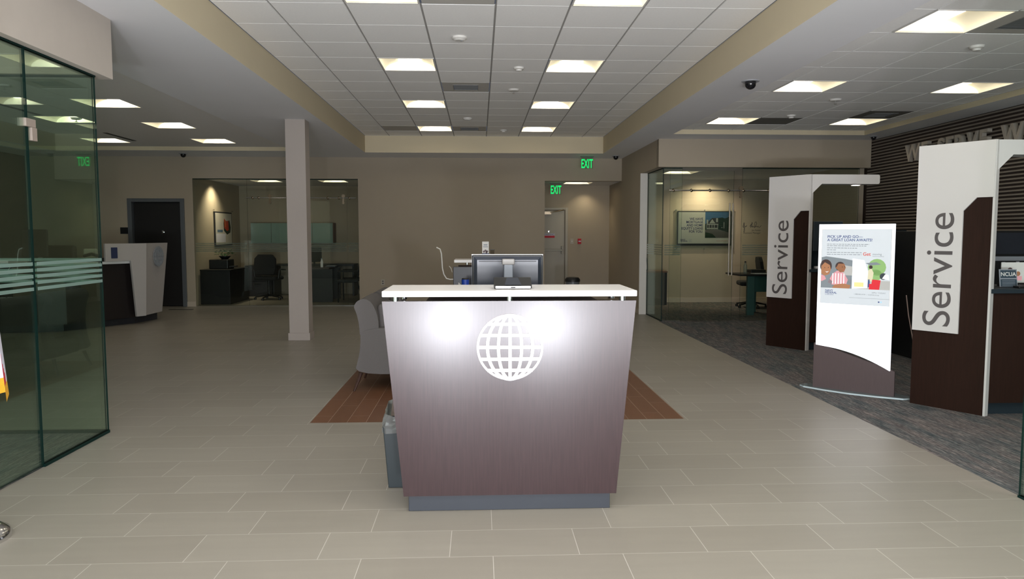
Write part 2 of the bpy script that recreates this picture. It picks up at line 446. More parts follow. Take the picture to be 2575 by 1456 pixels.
CGX, CGY = -1.69, 6.12
cl = [cell(CGX, CGY, i, j) for i in (1, 4) for j in (-1, 3, 7, 11)]
cv = [cell(CGX, CGY, 2, 5), cell(CGX, CGY, 2, -1), cell(CGX, CGY, 2, 11), cell(CGX, CGY, 0, 11)]
tiles(CT, 3.315, CGX, CGY, cl + cv)
RGX, RGY = 3.31, 5.88
rl = [cell(RGX, RGY, i, j) for i, j in ((0, -1), (3, -1), (0, 3), (3, 3), (0, 7), (3, 7))]
rv = [cell(RGX, RGY, 1, 7), cell(RGX, RGY, 3, 6), cell(RGX, RGY, 1, -1)]
tiles(RT, 3.07, RGX, RGY, rl + rv, mat('ceiling_grid_light', (0.5, 0.5, 0.48), 0.8))
LGX, LGY = -4.90, 9.11
ll = [cell(LGX, LGY, 0, 0), cell(LGX, LGY, 0, 3), cell(LGX, LGY, 0, 6), cell(LGX, LGY, -3, 6), cell(LGX, 10.43, -2, 0)]
sl = [(-5.99, -5.92, 12.1, 13.1), (-5.99, -5.92, 9.0, 10.38)]
LTM = mat('left_ceiling_tile', (0.82, 0.80, 0.78), 0.95, noise=0.04, scale=40)
struct(grid_faces([LT[0], LT[1]], [LT[2], LT[3]], ll + sl, 3.07, LTM).build('ceiling'))

# walls
def wall(name, x0, x1, y0, y1, z0, z1, m=WALL):
    return struct(MB().box(x0, x1, y0, y1, z0, z1, m).build(name))


def wall_y(name, y0, y1, x0, x1, z1, holes, m=WALL):
    mb = MB(); xs = sorted({x0, x1} | {v for h in holes for v in h[:2]}); zs = sorted({0, z1} | {v for h in holes for v in h[2:]})
    for i in range(len(xs) - 1):
        for j in range(len(zs) - 1):
            cx = (xs[i] + xs[i + 1]) / 2; cz = (zs[j] + zs[j + 1]) / 2
            if any(h[0] < cx < h[1] and h[2] < cz < h[3] for h in holes): continue
            mb.box(xs[i], xs[i + 1], y0, y1, zs[j], zs[j + 1], m)
    return struct(mb.build(name))


wall_y('wall_back', 15.0, 15.14, -9.0, 2.92, 3.0, [(-5.72, -2.44, 0, 2.57), (-6.96, -5.93, 0, 2.15), (1.34, 2.92, 0, 2.545)])
wall('wall_corridor', 2.92, 3.03, 13.2, 16.4, 0, 3.0)
struct(MB().box(2.905, 3.035, 13.17, 13.2, 0, 2.55, WHITEP).build('trim_1'))
wall('wall_header', 2.92, 3.05, 12.0, 13.2, 2.55, 3.0)
wall('wall_header', 2.92, 6.45, 11.9, 12.02, 2.55, 3.0)
wall('wall_corridor_back', -0.2, 3.2, 16.4, 16.5, 0, 2.6)
wall('wall_corridor_side', -0.3, -0.2, 15.14, 16.5, 0, 2.6)
struct(grid_faces([-0.2, 2.92], [15.14, 16.4], [(1.80, 2.40, 15.35, 15.95)], 2.545, CEIL).build('ceiling'))
# right slatted wall
mb = MB(); mb.box(6.47, 6.6, YF, 15.6, 0, 3.0, BRWALL)
SLAT = mat('slat_brown', (0.24, 0.205, 0.175), 0.6, noise=0.1)
z = 1.02
while z < 2.99:
    mb.box(6.448, 6.47, 2.0, 12.0, z, min(3.0, z + 0.020), SLAT); z += 0.0475
mb.box(6.445, 6.47, 2.0, 12.0, 0.0, 1.0, TEALD)
struct(mb.build('wall_right'))
wall('wall_left', -9.1, -8.95, YF, 15.1, 0, 3.0, BRWALL)
wall('wall_office_back', 3.03, 6.6, 15.5, 15.6, 0, 2.7)
wall('wall_office_side', 6.35, 6.45, 12.1, 15.5, 0, 2.7)
struct(grid_faces([3.03, 6.4], [12.02, 15.5], [(3.5, 4.1, 13.5, 14.1)], 2.62, CEIL).build('ceiling'))
# back-left office
wall('wall_meeting_left', -5.9, -5.8, 15.14, 18.2, 0, 2.65)
wall('wall_meeting_right', -2.44, -2.34, 15.14, 18.2, 0, 2.65)
wall('wall_meeting_back', -5.9, -2.3, 18.1, 18.2, 0, 2.65)
struct(grid_faces([-5.8, -2.44], [15.14, 18.1], [(-4.95, -4.35, 16.1, 16.7), (-3.5, -2.9, 16.1, 16.7)], 2.62, CEIL).build('ceiling'))
# left glass room header
wall('wall_header_left', -2.80, -2.66, YF, 5.55, 2.575, 3.0, mat('header_paint', (0.50, 0.45, 0.395), 0.85, noise=0.03))
wall('wall_header_left', -6.6, -2.80, 5.37, 5.48, 2.575, 3.0)
wall('wall_room_left', -6.7, -6.6, YF, 5.48, 0, 3.0)
wall('wall_header_right', 2.93, 3.05, YF, 3.9, 2.575, 3.0)
# column
mb = MB(); mb.box(-2.61, -2.345, 10.12, 10.36, 0.0, 3.0, COLP); struct(mb.build('column'))
mb = MB(); mb.box(-2.625, -2.33, 10.105, 10.375, 0, 0.10, COLP); struct(mb.build('baseboard_column'))
BASEM = mat('baseboard_paint', (0.50, 0.43, 0.35), 0.7)
struct(MB().box(-5.93, -5.72, 14.985, 15, 0, 0.1, BASEM).box(-2.44, 1.34, 14.985, 15, 0, 0.1, BASEM).box(-8.95, -6.99, 14.985, 15, 0, 0.1, BASEM).build('baseboard_back'))
struct(MB().box(2.905, 2.92, 13.2, 16.4, 0, 0.1, BASEM).build('baseboard_corridor'))
struct(MB().box(3.03, 6.35, 15.485, 15.5, 0, 0.1, BASEM).build('baseboard_office'))

# ------------------------------------------------------------------ doors
def door_exit():
    r = thing('door_1', (0, 0, 0), None, None); struct(r)
    MB().box(1.02, 1.90, 16.35, 16.395, 0.01, 1.98, DOORB).build('door_leaf', r, 0.003)
    MB().box(0.95, 1.0, 16.33, 16.4, 0, 2.05, DOORB).box(1.92, 1.98, 16.33, 16.4, 0, 2.05, DOORB).box(1.0, 1.92, 16.33, 16.4, 2.0, 2.05, DOORB).build('door_frame', r, 0.004)
    PBM = mat('bar_metal', (0.24, 0.22, 0.17), 0.45, metal=0.3)
    mb = MB(); mb.box(1.12, 1.86, 16.27, 16.30, 1.085, 1.125, PBM).box(1.83, 1.875, 16.28, 16.35, 1.02, 1.20, PBM); mb.box(1.12, 1.17, 16.30, 16.35, 1.08, 1.13, PBM)
    mb.build('push_bar', r, 0.004)
    MB().box(1.40, 1.60, 16.28, 16.35, 1.90, 1.96, BRONZE).tube([(1.58, 16.26, 1.94), (1.75, 16.24, 1.97), (1.88, 16.3, 2.0)], 0.012, BRONZE).build('door_closer', r)
    mb = MB(); m = wallm((1.555, 16.345, 1.44), (1, 0, 0))
    flat(mb, rect(-0.13, 0.13, -0.015, 0.035), FLAGW, m, 0.001); flat(mb, rect(-0.13, 0.13, -0.06, -0.015), RED, m, 0.001)
    mb.text('WARNING', 0.05, NAVY, wallm((1.555, 16.343, 1.435), (1, 0, 0)), extrude=0)
    mb.build('warning_sign', r)
    MB().lathe([(0.022, 0), (0.022, 0.012), (0.0, 0.014)], CHROME, mx=Matrix.Translation((1.56, 16.35, 1.52)) @ Matrix.Rotation(PI / 2, 4, 'X')).build('peephole', r)


door_exit()
r = struct(thing('door_2', (0, 0, 0), None, None))
MB().box(-6.90, -5.99, 15.05, 15.09, 0.01, 2.09, DOORD).build('door_leaf', r, 0.003)
MB().box(-7.0, -6.92, 14.97, 15.13, 0, 2.17, FRAMEG).box(-5.97, -5.89, 14.97, 15.13, 0, 2.17, FRAMEG).box(-6.92, -5.97, 14.97, 15.13, 2.10, 2.17, FRAMEG).build('door_frame', r, 0.004)
MB().lathe([(0.035, 0), (0.035, 0.01), (0.0, 0.02)], CHROME, mx=Matrix.Translation((-6.35, 15.05, 1.50)) @ Matrix.Rotation(PI / 2, 4, 'X')).build('peephole', r)
MB().box(-6.86, -6.80, 14.99, 15.05, 0.98, 1.02, CHROME).box(-6.86, -6.72, 14.985, 15.0, 0.985, 1.015, CHROME).build('door_handle', r, 0.004)
wall('wall_behind_door', -7.1, -5.8, 15.14, 15.2, 0, 2.3, DOORD)


# ------------------------------------------------------------------ glass
def pane_x(name, x, y0, y1, z0, z1, label, g=GLASSN, stripes=True, fr=FROST, bottom=True, side=1):
    """glass panel in a plane of constant x"""
    r = thing(name, (x, y0, 0), label, 'glass panel')
    L = y1 - y0
    MB().box(-0.006, 0.006, 0, L, z0, z1, g, edge=EDGE, thin='x').build('glass_pane', r)
    if stripes:
        mb = MB()
        for k in range(5):
            zz = 1.107 + k * 0.0385; mb.box(side * 0.0065, side * 0.0075, 0.02, L - 0.01, zz, zz + 0.021, fr)
        mb.build('frosted_stripes', r)
    MB().box(-0.012, 0.012, 0, L, z1, z1 + 0.012, EDGE).build('top_channel', r)
    if bottom: MB().box(-0.012, 0.012, 0, L, 0.0, z0, EDGE).build('bottom_channel', r)
    return r


def pane_y(name, y, x0, x1, z0, z1, label, g=GLASS, stripes=True, fr=FROSTB, bottom=CHROME, s0=None, top=True):
    r = thing(name, (x0, y, 0), label, 'glass panel')
    L = x1 - x0
    MB().box(0, L, -0.006, 0.006, z0, z1, g, edge=EDGE, thin='y').build('glass_pane', r)
    if stripes:
        mb = MB()
        for k in range(5):
            zz = 1.107 + k * 0.0385; mb.box(0.02, L - 0.02, -0.0075, -0.0065, zz, zz + 0.021, fr)
        mb.build('frosted_stripes', r)
    if top: MB().box(0, L, -0.012, 0.012, z1, z1 + 0.012, EDGE).build('top_channel', r)
    if bottom: MB().box(0, L, -0.016, 0.016, 0.0, z0, bottom).build('bottom_channel', r)
    return r


# left room
p = pane_x('glass_partition', -2.729, 4.61, 5.417, 0.02, 2.563, 'green tinted glass wall panel at the left room corner, with five frosted stripes')
p = pane_x('glass_door', -2.729, 3.55, 4.60, 0.012, 2.563, 'near glass door of the left room with frosted stripes and metal hinge plates', bottom=False)
HP = mat('hinge_beige', (0.36, 0.30, 0.26), 0.4)
mb = MB(); mb.box(-0.02, 0.02, 1.02, 1.12, 2.10, 2.15, HP).box(-0.02, 0.02, 1.075, 1.13, 2.02, 2.10, HP)
mb.build('hinge_plate', p, 0.003)
pane_x('glass_partition', -2.729, 0.6, 3.54, 0.02, 2.563, 'left room glass panel closest to the camera, cut off by the photo edge')
pane_y('glass_partition', 5.417, -6.6, -2.745, 0.02, 2.563, 'rear glass wall of the left room, facing the curved white-ended counter', g=glass_mat('rear_glass', (0.90, 0.955, 0.92), 0.3), fr=FROST, bottom=EDGE)
# right near panel
pane_x('glass_partition', 2.985, -0.5, 3.827, 0.012, 2.563, 'green-edged glass panel at the far right edge beside the carpet', side=-1)
# right office
pane_x('glass_partition', 3.045, 12.085, 13.165, 0.012, 2.54, 'narrow side glass panel of the right office, beside the white jamb', g=glass_mat('side_glass', (0.92, 0.96, 0.93), 0.3), fr=FROSTB, side=-1)
pane_y('glass_partition', 12.07, 3.055, 3.36, 0.012, 2.54, 'slim corner glass panel at the left end of the right office front')
pane_y('glass_partition', 12.07, 4.37, 6.35, 0.012, 2.54, 'wide fixed glass panel of the right office behind the far service kiosk')
d = pane_y('glass_door', 12.03, 3.15, 4.215, 0.02, 2.50, 'sliding glass door hanging on the round rail of the right office', bottom=None, stripes=False, top=False)
PULLM = mat('pull_metal', (0.42, 0.38, 0.31), 0.42, metal=0.7)
for zx in (0.99, 1.045):
    MB().tube([(zx, -0.04, 0.77), (zx, -0.04, 1.97)], 0.012, PULLM).tube([(zx, -0.04, 1.0), (zx, 0.0, 1.0)], 0.007, PULLM).tube([(zx, -0.04, 1.75), (zx, 0.0, 1.75)], 0.007, PULLM).build('door_pull', d)


def rail(x0, x1, y, z, label, hang, rings):
    r = thing('sliding_door_rail', (x0, y, z), label, 'rail')
    L = x1 - x0
    MB().tube([(0, 0, 0), (L, 0, 0)], 0.012, CHROME).build('rail_bar', r)
    for t in rings:
        MB().lathe([(0.0, -0.016), (0.024, -0.016), (0.027, -0.01), (0.027, 0.01), (0.024, 0.016), (0.0, 0.016)], BRONZE, c=(0, 0, 0), n=16, mx=Matrix.Translation((t, 0, 0)) @ Matrix.Rotation(math.radians(60), 4, 'Y')).build('rail_clamp', r)
    for t in hang:
        mb = MB(); rot = Matrix.Translation((t, 0, 0)) @ Matrix.Rotation(PI / 2, 4, 'X')
        mb.lathe([(0.0, -0.012), (0.036, -0.012), (0.036, 0.012), (0.0, 0.012)], BRONZE, c=(0, 0.04, 0), n=20, mx=rot)
        mb.box(t - 0.018, t + 0.018, -0.01, 0.01, -0.12, 0.03, BRONZE)
        mb.lathe([(0.0, -0.012), (0.024, -0.012), (0.024, 0.012), (0.0, 0.012)], BRONZE, c=(0, -0.10, 0), n=16, mx=rot)
        mb.build('door_hanger', r)
    return r


rail(3.12, 5.2, 11.985, 2.176, 'round steel sliding rail with clamps across the right office front', (1.20,), (0.07, 0.37, 0.68, 0.99, 1.24, 1.66))
# back-left office front
pane_y('glass_partition', 15.03, -5.72, -4.66, 0.012, 2.555, 'leftmost glass panel of the dark back office, in front of the potted plant')
pane_y('glass_partition', 15.03, -4.66, -2.67, 0.012, 2.555, 'wide middle glass panel of the dark back office behind the column')
pane_y('glass_partition', 15.03, -2.67, -2.44, 0.012, 2.555, 'narrow rightmost glass panel of the dark back office')
rail(-4.66, -2.48, 14.965, 2.185, 'round steel sliding rail across the dark back office front', (0.47, 1.93), (0.13, 0.25, 0.96, 1.62, 1.84, 2.05))
# threshold strip right of sofa
tag(MB().box(-2.72, -2.5, 14.93, 14.99, 0, 0.02, CHROME).build('door_guide'), 'small bright metal door guide on the floor left of the armchairs', 'door guide')

# signature lettering on the right office glass
r = thing('door_lettering', (4.545, 12.055, 1.545), 'dark handwritten signature and job title lettering on the right office glass', 'lettering')
mb = MB(); m = wallm((0, 0, 0), (1, 0, 0))
sig = [[(-.20, .20), (-.22, .10), (-.20, .08), (-.19, .17), (-.185, .20), (-.19, .03), (-.20, -.02), (-.185, -.03), (-.175, .01), (-.18, .05), (-.16, .12), (-.155, .10), (-.15, .12), (-.135, .10), (-.13, .14)],
       [(-.142, .185), (-.138, .19)],
       [(-.06, .11), (-.03, .14), (-.02, .17), (-.035, .08), (-.02, .14), (.0, .21), (.01, .18), (-.01, .09), (.01, .12), (.02, .085), (.035, .11), (.05, .09), (.07, .21), (.10, .22), (.11, .17), (.07, .10), (.06, .075), (.09, .11), (.11, .12), (.12, .09), (.15, .12), (.155, .09), (.19, .09), (.22, .13)]]
for s_ in sig:
    pts = [(x * 0.70, 0, (y - 0.05) * 0.70) for x, y in s_]
    sm_ = []
    for i in range(len(pts) - 1):
        for k in range(3):
            t = k / 3; sm_.append(tuple(pts[i][q] * (1 - t) + pts[i + 1][q] * t for q in range(3)))
    sm_.append(pts[-1]); mb.tube(sm_, 0.0034, INKB, n=5)
mb.build('signature', r)
mb = MB(); mb.text('Jim Parker', 0.036, INKB, wallm((0.150, 0, -0.035), (1, 0, 0)), align='RIGHT', extrude=0.0005)
mb.text('Assistant Manager', 0.040, INKB, wallm((0.150, 0, -0.080), (1, 0, 0)), align='RIGHT', extrude=0.0005)
mb.build('title_text', r)

# ------------------------------------------------------------------ ceiling fixtures
def make_light(name, w, h, h0, label, group, strong=True):
    """recessed troffer: trim frame, vaulted reflector, end plates, glowing centre lens. origin: centre at ceiling level"""
    r = thing(name, h0, label, 'ceiling light', group)
    a = w / 2; t = 0.014
    mb = MB()
    for (x0, x1, y0, y1) in ((-a, a, -a, -a + t), (-a, a, a - t, a), (-a, -a + t, -a + t, a - t), (a - t, a, -a + t, a - t)):
        mb.box(x0, x1, y0, y1, -0.003, 0.010, PLASTW)
    mb.build('light_frame', r)
    b = a - t; N = 14; mb = MB(); D = h
    prof = [(b * math.cos(PI * i / N), D * math.sin(PI * i / N)) for i in range(N + 1)]
    vs = [(x, -b, z) for x, z in prof] + [(x, b, z) for x, z in prof]
    mb.add(vs, [(i, i + 1, i + N + 2, i + N + 1) for i in range(N)], REFL, smooth=True)
    mb.build('reflector', r)
    MB().add([(x, b, z) for x, z in prof], [list(range(N + 1))], REFE).build('end_plate', r)
    MB().add([(x, -b, z) for x, z in prof], [list(range(N + 1))[::-1]], REFE).build('end_plate', r)
    lw = b * 0.40
    z1 = D * 0.80
    mb = MB(); L = LENS if strong else LENSD
    mb.add([(-lw, -b, z1), (lw, -b, z1), (lw, b, z1), (-lw, b, z1)], [(0, 3, 2, 1)], L)
    mb.build('lens', r)
    return r


def cc(c): return ((c[0] + c[1]) / 2, (c[2] + c[3]) / 2)


rows = ['cut off by the top of the photo', 'in the second row from the top', 'in the third row from the top', 'in the row nearest the back wall']
L0 = make_light('ceiling_light', P - 0.012, 0.11, (*cc(cell(CGX, CGY, 1, -1)), 3.315), 'recessed ceiling light left of centre ' + rows[0], 'recessed lights of the raised centre ceiling')
for k, j in enumerate((-1, 3, 7, 11)):
    for i in (1, 4):
        if (i, j) == (1, -1): continue
        dup(L0, (*cc(cell(CGX, CGY, i, j)), 3.315), 'recessed ceiling light %s of centre %s' % ('left' if i == 1 else 'right', rows[k]))
rn = {(0, -1): 'largest recessed light of the right ceiling, at the top right corner', (3, -1): 'right ceiling light beyond the right edge of the photo',
      (0, 3): 'right ceiling light beside the black dome camera', (3, 3): 'right ceiling light above the white wall letters',
      (0, 7): 'small far right ceiling light next to a dark square panel, on the left', (3, 7): 'small far right ceiling light next to the dark air vent, on the right'}
for (i, j), lb in rn.items():
    dup(L0, (*cc(cell(RGX, RGY, i, j)), 3.07), lb, 'recessed lights of the right ceiling')
ln = ['nearest recessed light of the left ceiling, at the glass corner', 'middle recessed light of the left ceiling', 'recessed light of the left ceiling just left of the column', 'far left ceiling light beside the dark slot diffuser', 'left ceiling light seen through the glass door']
for c, lb in zip(ll, ln): dup(L0, (*cc(c), 3.07), lb, 'recessed lights of the left ceiling')
M0 = make_light('ceiling_light', 0.59, 0.07, (2.10, 15.65, 2.545), 'recessed light in the corridor ceiling beside the hanging exit sign', 'recessed lights of the back rooms', False)
dup(M0, (3.8, 13.8, 2.62), 'recessed light inside the right glass office')
dup(M0, (-4.65, 16.4, 2.62), 'recessed light in the dark back office, left of the column')
dup(M0, (-3.2, 16.4, 2.62), 'recessed light in the dark back office, right of the column')


def spot(name, loc, e, size, label, aim=None):
    r = thing(name, loc, label, 'downlight')
    MB().lathe([(0.055, -0.004), (0.075, -0.004), (0.075, 0.0), (0.055, 0.0)], PLASTW, n=20).build('trim_ring', r)
    MB().lathe([(0.0, -0.001), (0.055, -0.001)], SPOTL, n=20).build('lens', r)
    l = bpy.data.lights.new(name + '_beam', 'SPOT'); l.energy = e; l.color = (1, 0.84, 0.58); l.spot_size = math.radians(size); l.spot_blend = 0.9; l.shadow_soft_size = 0.05
    o = bpy.data.objects.new(name + '_beam', l); COL.objects.link(o); o.parent = r; o.location = (0, 0, -0.02)
    if aim: o.rotation_euler = aim
    return r


spot('downlight', (-5.45, 16.25, 2.618), 75, 110, 'round downlight washing the left wall of the dark back office', (0, math.radians(22), 0))
spot('downlight', (4.75, 15.0, 2.618), 90, 140, 'round downlight washing the wall above the house poster', (math.radians(18), 0, 0))
spot('downlight', (2.35, 16.15, 2.54), 14, 120, 'round downlight washing the corridor wall right of the exit door')


def vent(loc, label, c, slat=True, w=P):
    r = thing('air_vent', loc, label, 'air vent'); a = w / 2 - 0.012
    mb = MB()
    if slat:
        for x0, x1, y0, y1 in ((-a, -0.15, -a, a), (0.15, a, -a, a), (-0.15, 0.15, -a, -0.15), (-0.15, 0.15, 0.15, a)): mb.box(x0, x1, y0, y1, 0.0, 0.01, c)
        mb.build('vent_panel', r)
        for k in range(7):
            mb = MB(); y = -0.135 + k * 0.045
            mb.add([(-0.145, y, 0.0), (0.145, y, 0.0), (0.145, y + 0.03, 0.03), (-0.145, y + 0.03, 0.03)], [(0, 1, 2, 3)], VENTG); mb.build('vent_slat', r)
        MB().box(-0.15, 0.15, -0.15, 0.15, 0.05, 0.06, DARK).build('duct_cover', r)
        MB().box(-0.16, -0.15, -0.16, 0.16, -0.004, 0.01, VENTG).box(0.15, 0.16, -0.16, 0.16, -0.004, 0.01, VENTG).box(-0.15, 0.15, -0.16, -0.15, -0.004, 0.01, VENTG).box(-0.15, 0.15, 0.15, 0.16, -0.004, 0.01, VENTG).build('vent_rim', r)
    else:
        MB().box(-a, a, -a, a, 0.0, 0.01, c).build('vent_panel', r)
    return r


vent((*cc(cv[0]), 3.315), 'slatted air vent in a grey ceiling panel between the two light rows', VENTP)
vent((*cc(cv[1]), 3.315), 'plain grey ceiling panel cut by the top edge between two lights', VENTP, False)
vent((*cc(cv[2]), 3.315), 'small far slatted air vent between the rearmost centre lights', VENTP)
vent((*cc(cv[3]), 3.315), 'plain grey ceiling panel left of the rearmost centre light', VENTP, False)
vent((*cc(rv[0]), 3.07), 'dark square return panel beside a far light of the right ceiling', mat('vent_dark', (0.16, 0.155, 0.14), 0.8), False)
vent((*cc(rv[1]), 3.07), 'dark slatted air vent of the right ceiling near the brown ribbed wall', MATS['vent_dark'])
vent((*cc(rv[2]), 3.07), 'grey ceiling vent panel at the top right corner beside the large light', VENTP)
for s_, lb in zip(sl, ('dark slot diffuser line beside a far left ceiling light', 'dark slot diffuser line seen through the left glass')):
    tag(MB().box(s_[0], s_[1], s_[2], s_[3], 3.066, 3.076, DARK).build('slot_diffuser'), lb, 'air diffuser')


def smoke(loc, label, kind):
    if kind == 'sprinkler':
        r = thing('sprinkler', loc, label, 'sprinkler')
        MB().lathe([(0.0, -0.022), (0.06, -0.02), (0.075, 0.0)], PLASTW, n=24).build('cover_plate', r)
        MB().lathe([(0.0, -0.055), (0.018, -0.055), (0.018, -0.05), (0.006, -0.045), (0.006, -0.02)], CHROME, n=12).build('sprinkler_head', r)
    else:
        r = thing('smoke_detector', loc, label, 'smoke detector')
        pr = [(0.0, -0.035), (0.045, -0.035), (0.06, -0.022), (0.07, -0.018), (0.07, 0.0)] if kind == 'flat' else [(0.0, -0.04), (0.03, -0.04), (0.035, -0.025), (0.055, -0.018), (0.06, 0.0)]
        MB().lathe(pr, PLASTW, n=28).build('detector_body', r)
        MB().lathe([(0.0, -0.037), (0.012, -0.037), (0.012, -0.03)], GREYP, c=(0.02, 0, -0.001), n=10).build('sensor_button', r)
    return r


smoke((-0.18, 7.10, 3.315), 'nearest round white smoke detector of the centre ceiling', 'flat')
smoke((0.45, 8.34, 3.315), 'small white detector between the two large centre lights', 'cone')
smoke((0.45, 9.58, 3.315), 'white ceiling disc with chrome sprinkler head in the centre ceiling', 'sprinkler')
smoke((-0.18, 11.94, 3.315), 'far white smoke detector just in front of the rear centre vent', 'flat')
smoke((0.44, 13.25, 3.315), 'tiny rearmost white detector between the last two centre lights', 'cone')
smoke((4.29, 6.26, 3.07), 'white smoke detector below the largest light of the right ceiling', 'cone')
smoke((4.28, 8.75, 3.07), 'white disc with chrome sprinkler head in the right ceiling', 'sprinkler')
smoke((4.25, 9.93, 3.07), 'small white detector of the right ceiling beside the dark square panel', 'cone')
smoke((-5.6, 10.6, 3.07), 'faint white sprinkler disc in the left ceiling beyond the glass corner', 'sprinkler')


def dome(loc, label, s=1.0):
    r = thing('dome_camera', loc, label, 'camera')
    MB().lathe([(0.085 * s, -0.008), (0.09 * s, 0.0)], mat('dome_rim', (0.35, 0.36, 0.38), 0.5) if 'dome_rim' not in MATS else MATS['dome_rim'], n=28).build('mounting_ring', r)
    MB().lathe([(0.0, -0.085 * s)] + [(0.055 * s * math.sin(a), -0.03 * s - 0.055 * s * math.cos(a)) for a in (0.4, 0.8, 1.2, PI / 2)] + [(0.055 * s, -0.008)], mat('dome_black', (0.01, 0.01, 0.012), 0.08) if 'dome_black' not in MATS else MATS['dome_black'], n=28).build('camera_dome', r)


dome((2.75, 7.43, 3.0), 'nearest black dome camera under the right soffit')
dome((2.70, 14.5, 3.0), 'small black dome camera in the corner right of the exit sign', 0.9)
dome((-5.66, 14.44, 3.0), 'small black dome camera above the black door', 0.9)
dome((6.24, 11.46, 3.0), 'tiny black dome camera in the corner of the ribbed wall', 0.7)


def exit_sign(loc, label, w, tilt=0):
    r = thing('exit_sign', loc, label, 'exit sign', rotz=tilt)
    MB().box(-w * 0.62, w * 0.62, -0.03, 0.03, 0.0, 0.012, FRAMEG).build('mounting_bar', r)
    MB().box(-w * 0.55, w * 0.55, -0.004, 0.004, -0.235, 0.0, glass_mat('sign_acrylic', (0.88, 0.93, 0.90), 0.6) if 'sign_acrylic' not in MATS else MATS['sign_acrylic']).build('sign_panel', r)
    mb = MB()
    mb.text('EXIT', 0.245, EXITG, wallm((0, -0.0055, -0.215), (1, 0, 0)), extrude=0.0005, bold=True, wide=w / 0.46)
    mb.build('sign_letters', r)


exit_sign((2.143, 14.6, 2.988), 'green EXIT sign hanging from the ceiling right of the raised tray', 0.215)
exit_sign((1.63, 15.6, 2.533), 'smaller green EXIT sign inside the corridor above the beige door', 0.21)

# small wall devices
def plate(name, o, w, h, m, label, cat, xd=(1, 0, 0), extra=None):
    r = thing(name, o, label, cat)
    mx = wallm((0, 0, 0), xd)
    MB().box(-w / 2, w / 2, -h / 2, h / 2, 0, 0.008, m, mx).build('face_plate', r, 0.002)
    if extra: extra(r, mx)
    return r


def sw(r, mx): MB().box(-0.008, 0.008, -0.015, 0.015, 0.008, 0.018, PLASTW, mx).build('switch_toggle', r)
plate('light_switch', (2.08, 16.399, 1.30), 0.075, 0.12, DOORB, 'beige light switch on the corridor wall right of the exit door', 'switch', extra=sw)
def pull(r, mx): MB().box(-0.03, 0.03, -0.03, 0.0, 0.03, 0.045, FLAGW, mx).build('pull_handle', r)
p_ = plate('fire_alarm', (2.25, 16.399, 1.30), 0.08, 0.12, RED, 'red fire alarm pull station on the corridor wall beside the switch', 'fire alarm', extra=lambda r, mx: MB().box(-0.035, 0.035, -0.05, 0.05, 0.008, 0.04, RED, mx).box(-0.028, 0.028, -0.01, 0.012, 0.04, 0.052, FLAGW, mx).build('pull_handle', r))
def sock(r, mx): MB().box(-0.015, 0.015, 0.01, 0.035, 0.008, 0.010, INK, mx).box(-0.015, 0.015, -0.035, -0.01, 0.008, 0.010, INK, mx).build('socket', r)
plate('wall_outlet', (-1.965, 14.999, 0.48), 0.075, 0.12, DOORB, 'beige electrical outlet low on the back wall above the armchairs', 'outlet', extra=sock)
plate('room_sign', (-7.05, 14.999, 1.53), 0.22, 0.13, INKB, 'small dark room sign on the wall left of the black door', 'sign', extra=lambda r, mx: MB().box(-0.10, 0.10, -0.055, 0.055, 0.008, 0.012, DARK, mx).build('sign_insert', r))

# floor mark near the black door
tag(MB().box(-6.0, -5.55, 14.35, 14.42, 0.0, 0.006, DARK).build('floor_box'), 'small dark floor outlet cover in front of the black door', 'floor outlet')

# ------------------------------------------------------------------ globe emblem
def globe(parent, mx, R, m, bar=0.011, th=0.006):
    mb = MB(); N = 48
    lv = [0]
    def strip(pts, w):
        lv[0] += 1; th_ = th + lv[0] * 0.00025
        # pts in 2d; ribbon of width w
        L = []; Rr = []
        for i, p in enumerate(pts):
            a = pts[max(i - 1, 0)]; b = pts[min(i + 1, len(pts) - 1)]
            dx, dy = b[0] - a[0], b[1] - a[1]; l = math.hypot(dx, dy) or 1
            nx, ny = -dy / l, dx / l; L.append((p[0] + nx * w / 2, p[1] + ny * w / 2)); Rr.append((p[0] - nx * w / 2, p[1] - ny * w / 2))
        n = len(pts); vs = [(x, y, 0) for x, y in L] + [(x, y, 0) for x, y in Rr] + [(x, y, th_) for x, y in L] + [(x, y, th_) for x, y in Rr]
        fs = []
        for i in range(n - 1):
            fs += [(2 * n + i, 3 * n + i, 3 * n + i + 1, 2 * n + i + 1), (i, 2 * n + i, 2 * n + i + 1, i + 1), (n + i, n + i + 1, 3 * n + i + 1, 3 * n + i)]
        mb.add(vs, fs, m, mx)
    rr = R - bar / 2
    strip([(rr * math.cos(2 * PI * i / N), rr * math.sin(2 * PI * i / N)) for i in range(N + 1)], bar)
    for zf in (-0.70, -0.36, 0, 0.36, 0.70):
        hx = math.sqrt(max(0, 1 - zf * zf)) * rr * 0.98; strip([(-hx, zf * R), (hx, zf * R)], bar * 1.5)
    strip([(0, -rr), (0, rr)], bar * 1.5)
    for e in (0.36, 0.70):
        for sg in (-1, 1): strip([(sg * e * rr * math.cos(a), rr * math.sin(a)) for a in [-PI / 2 + PI * i / 28 for i in range(29)]], bar * 1.4)
    return mb.build('globe_emblem', parent)


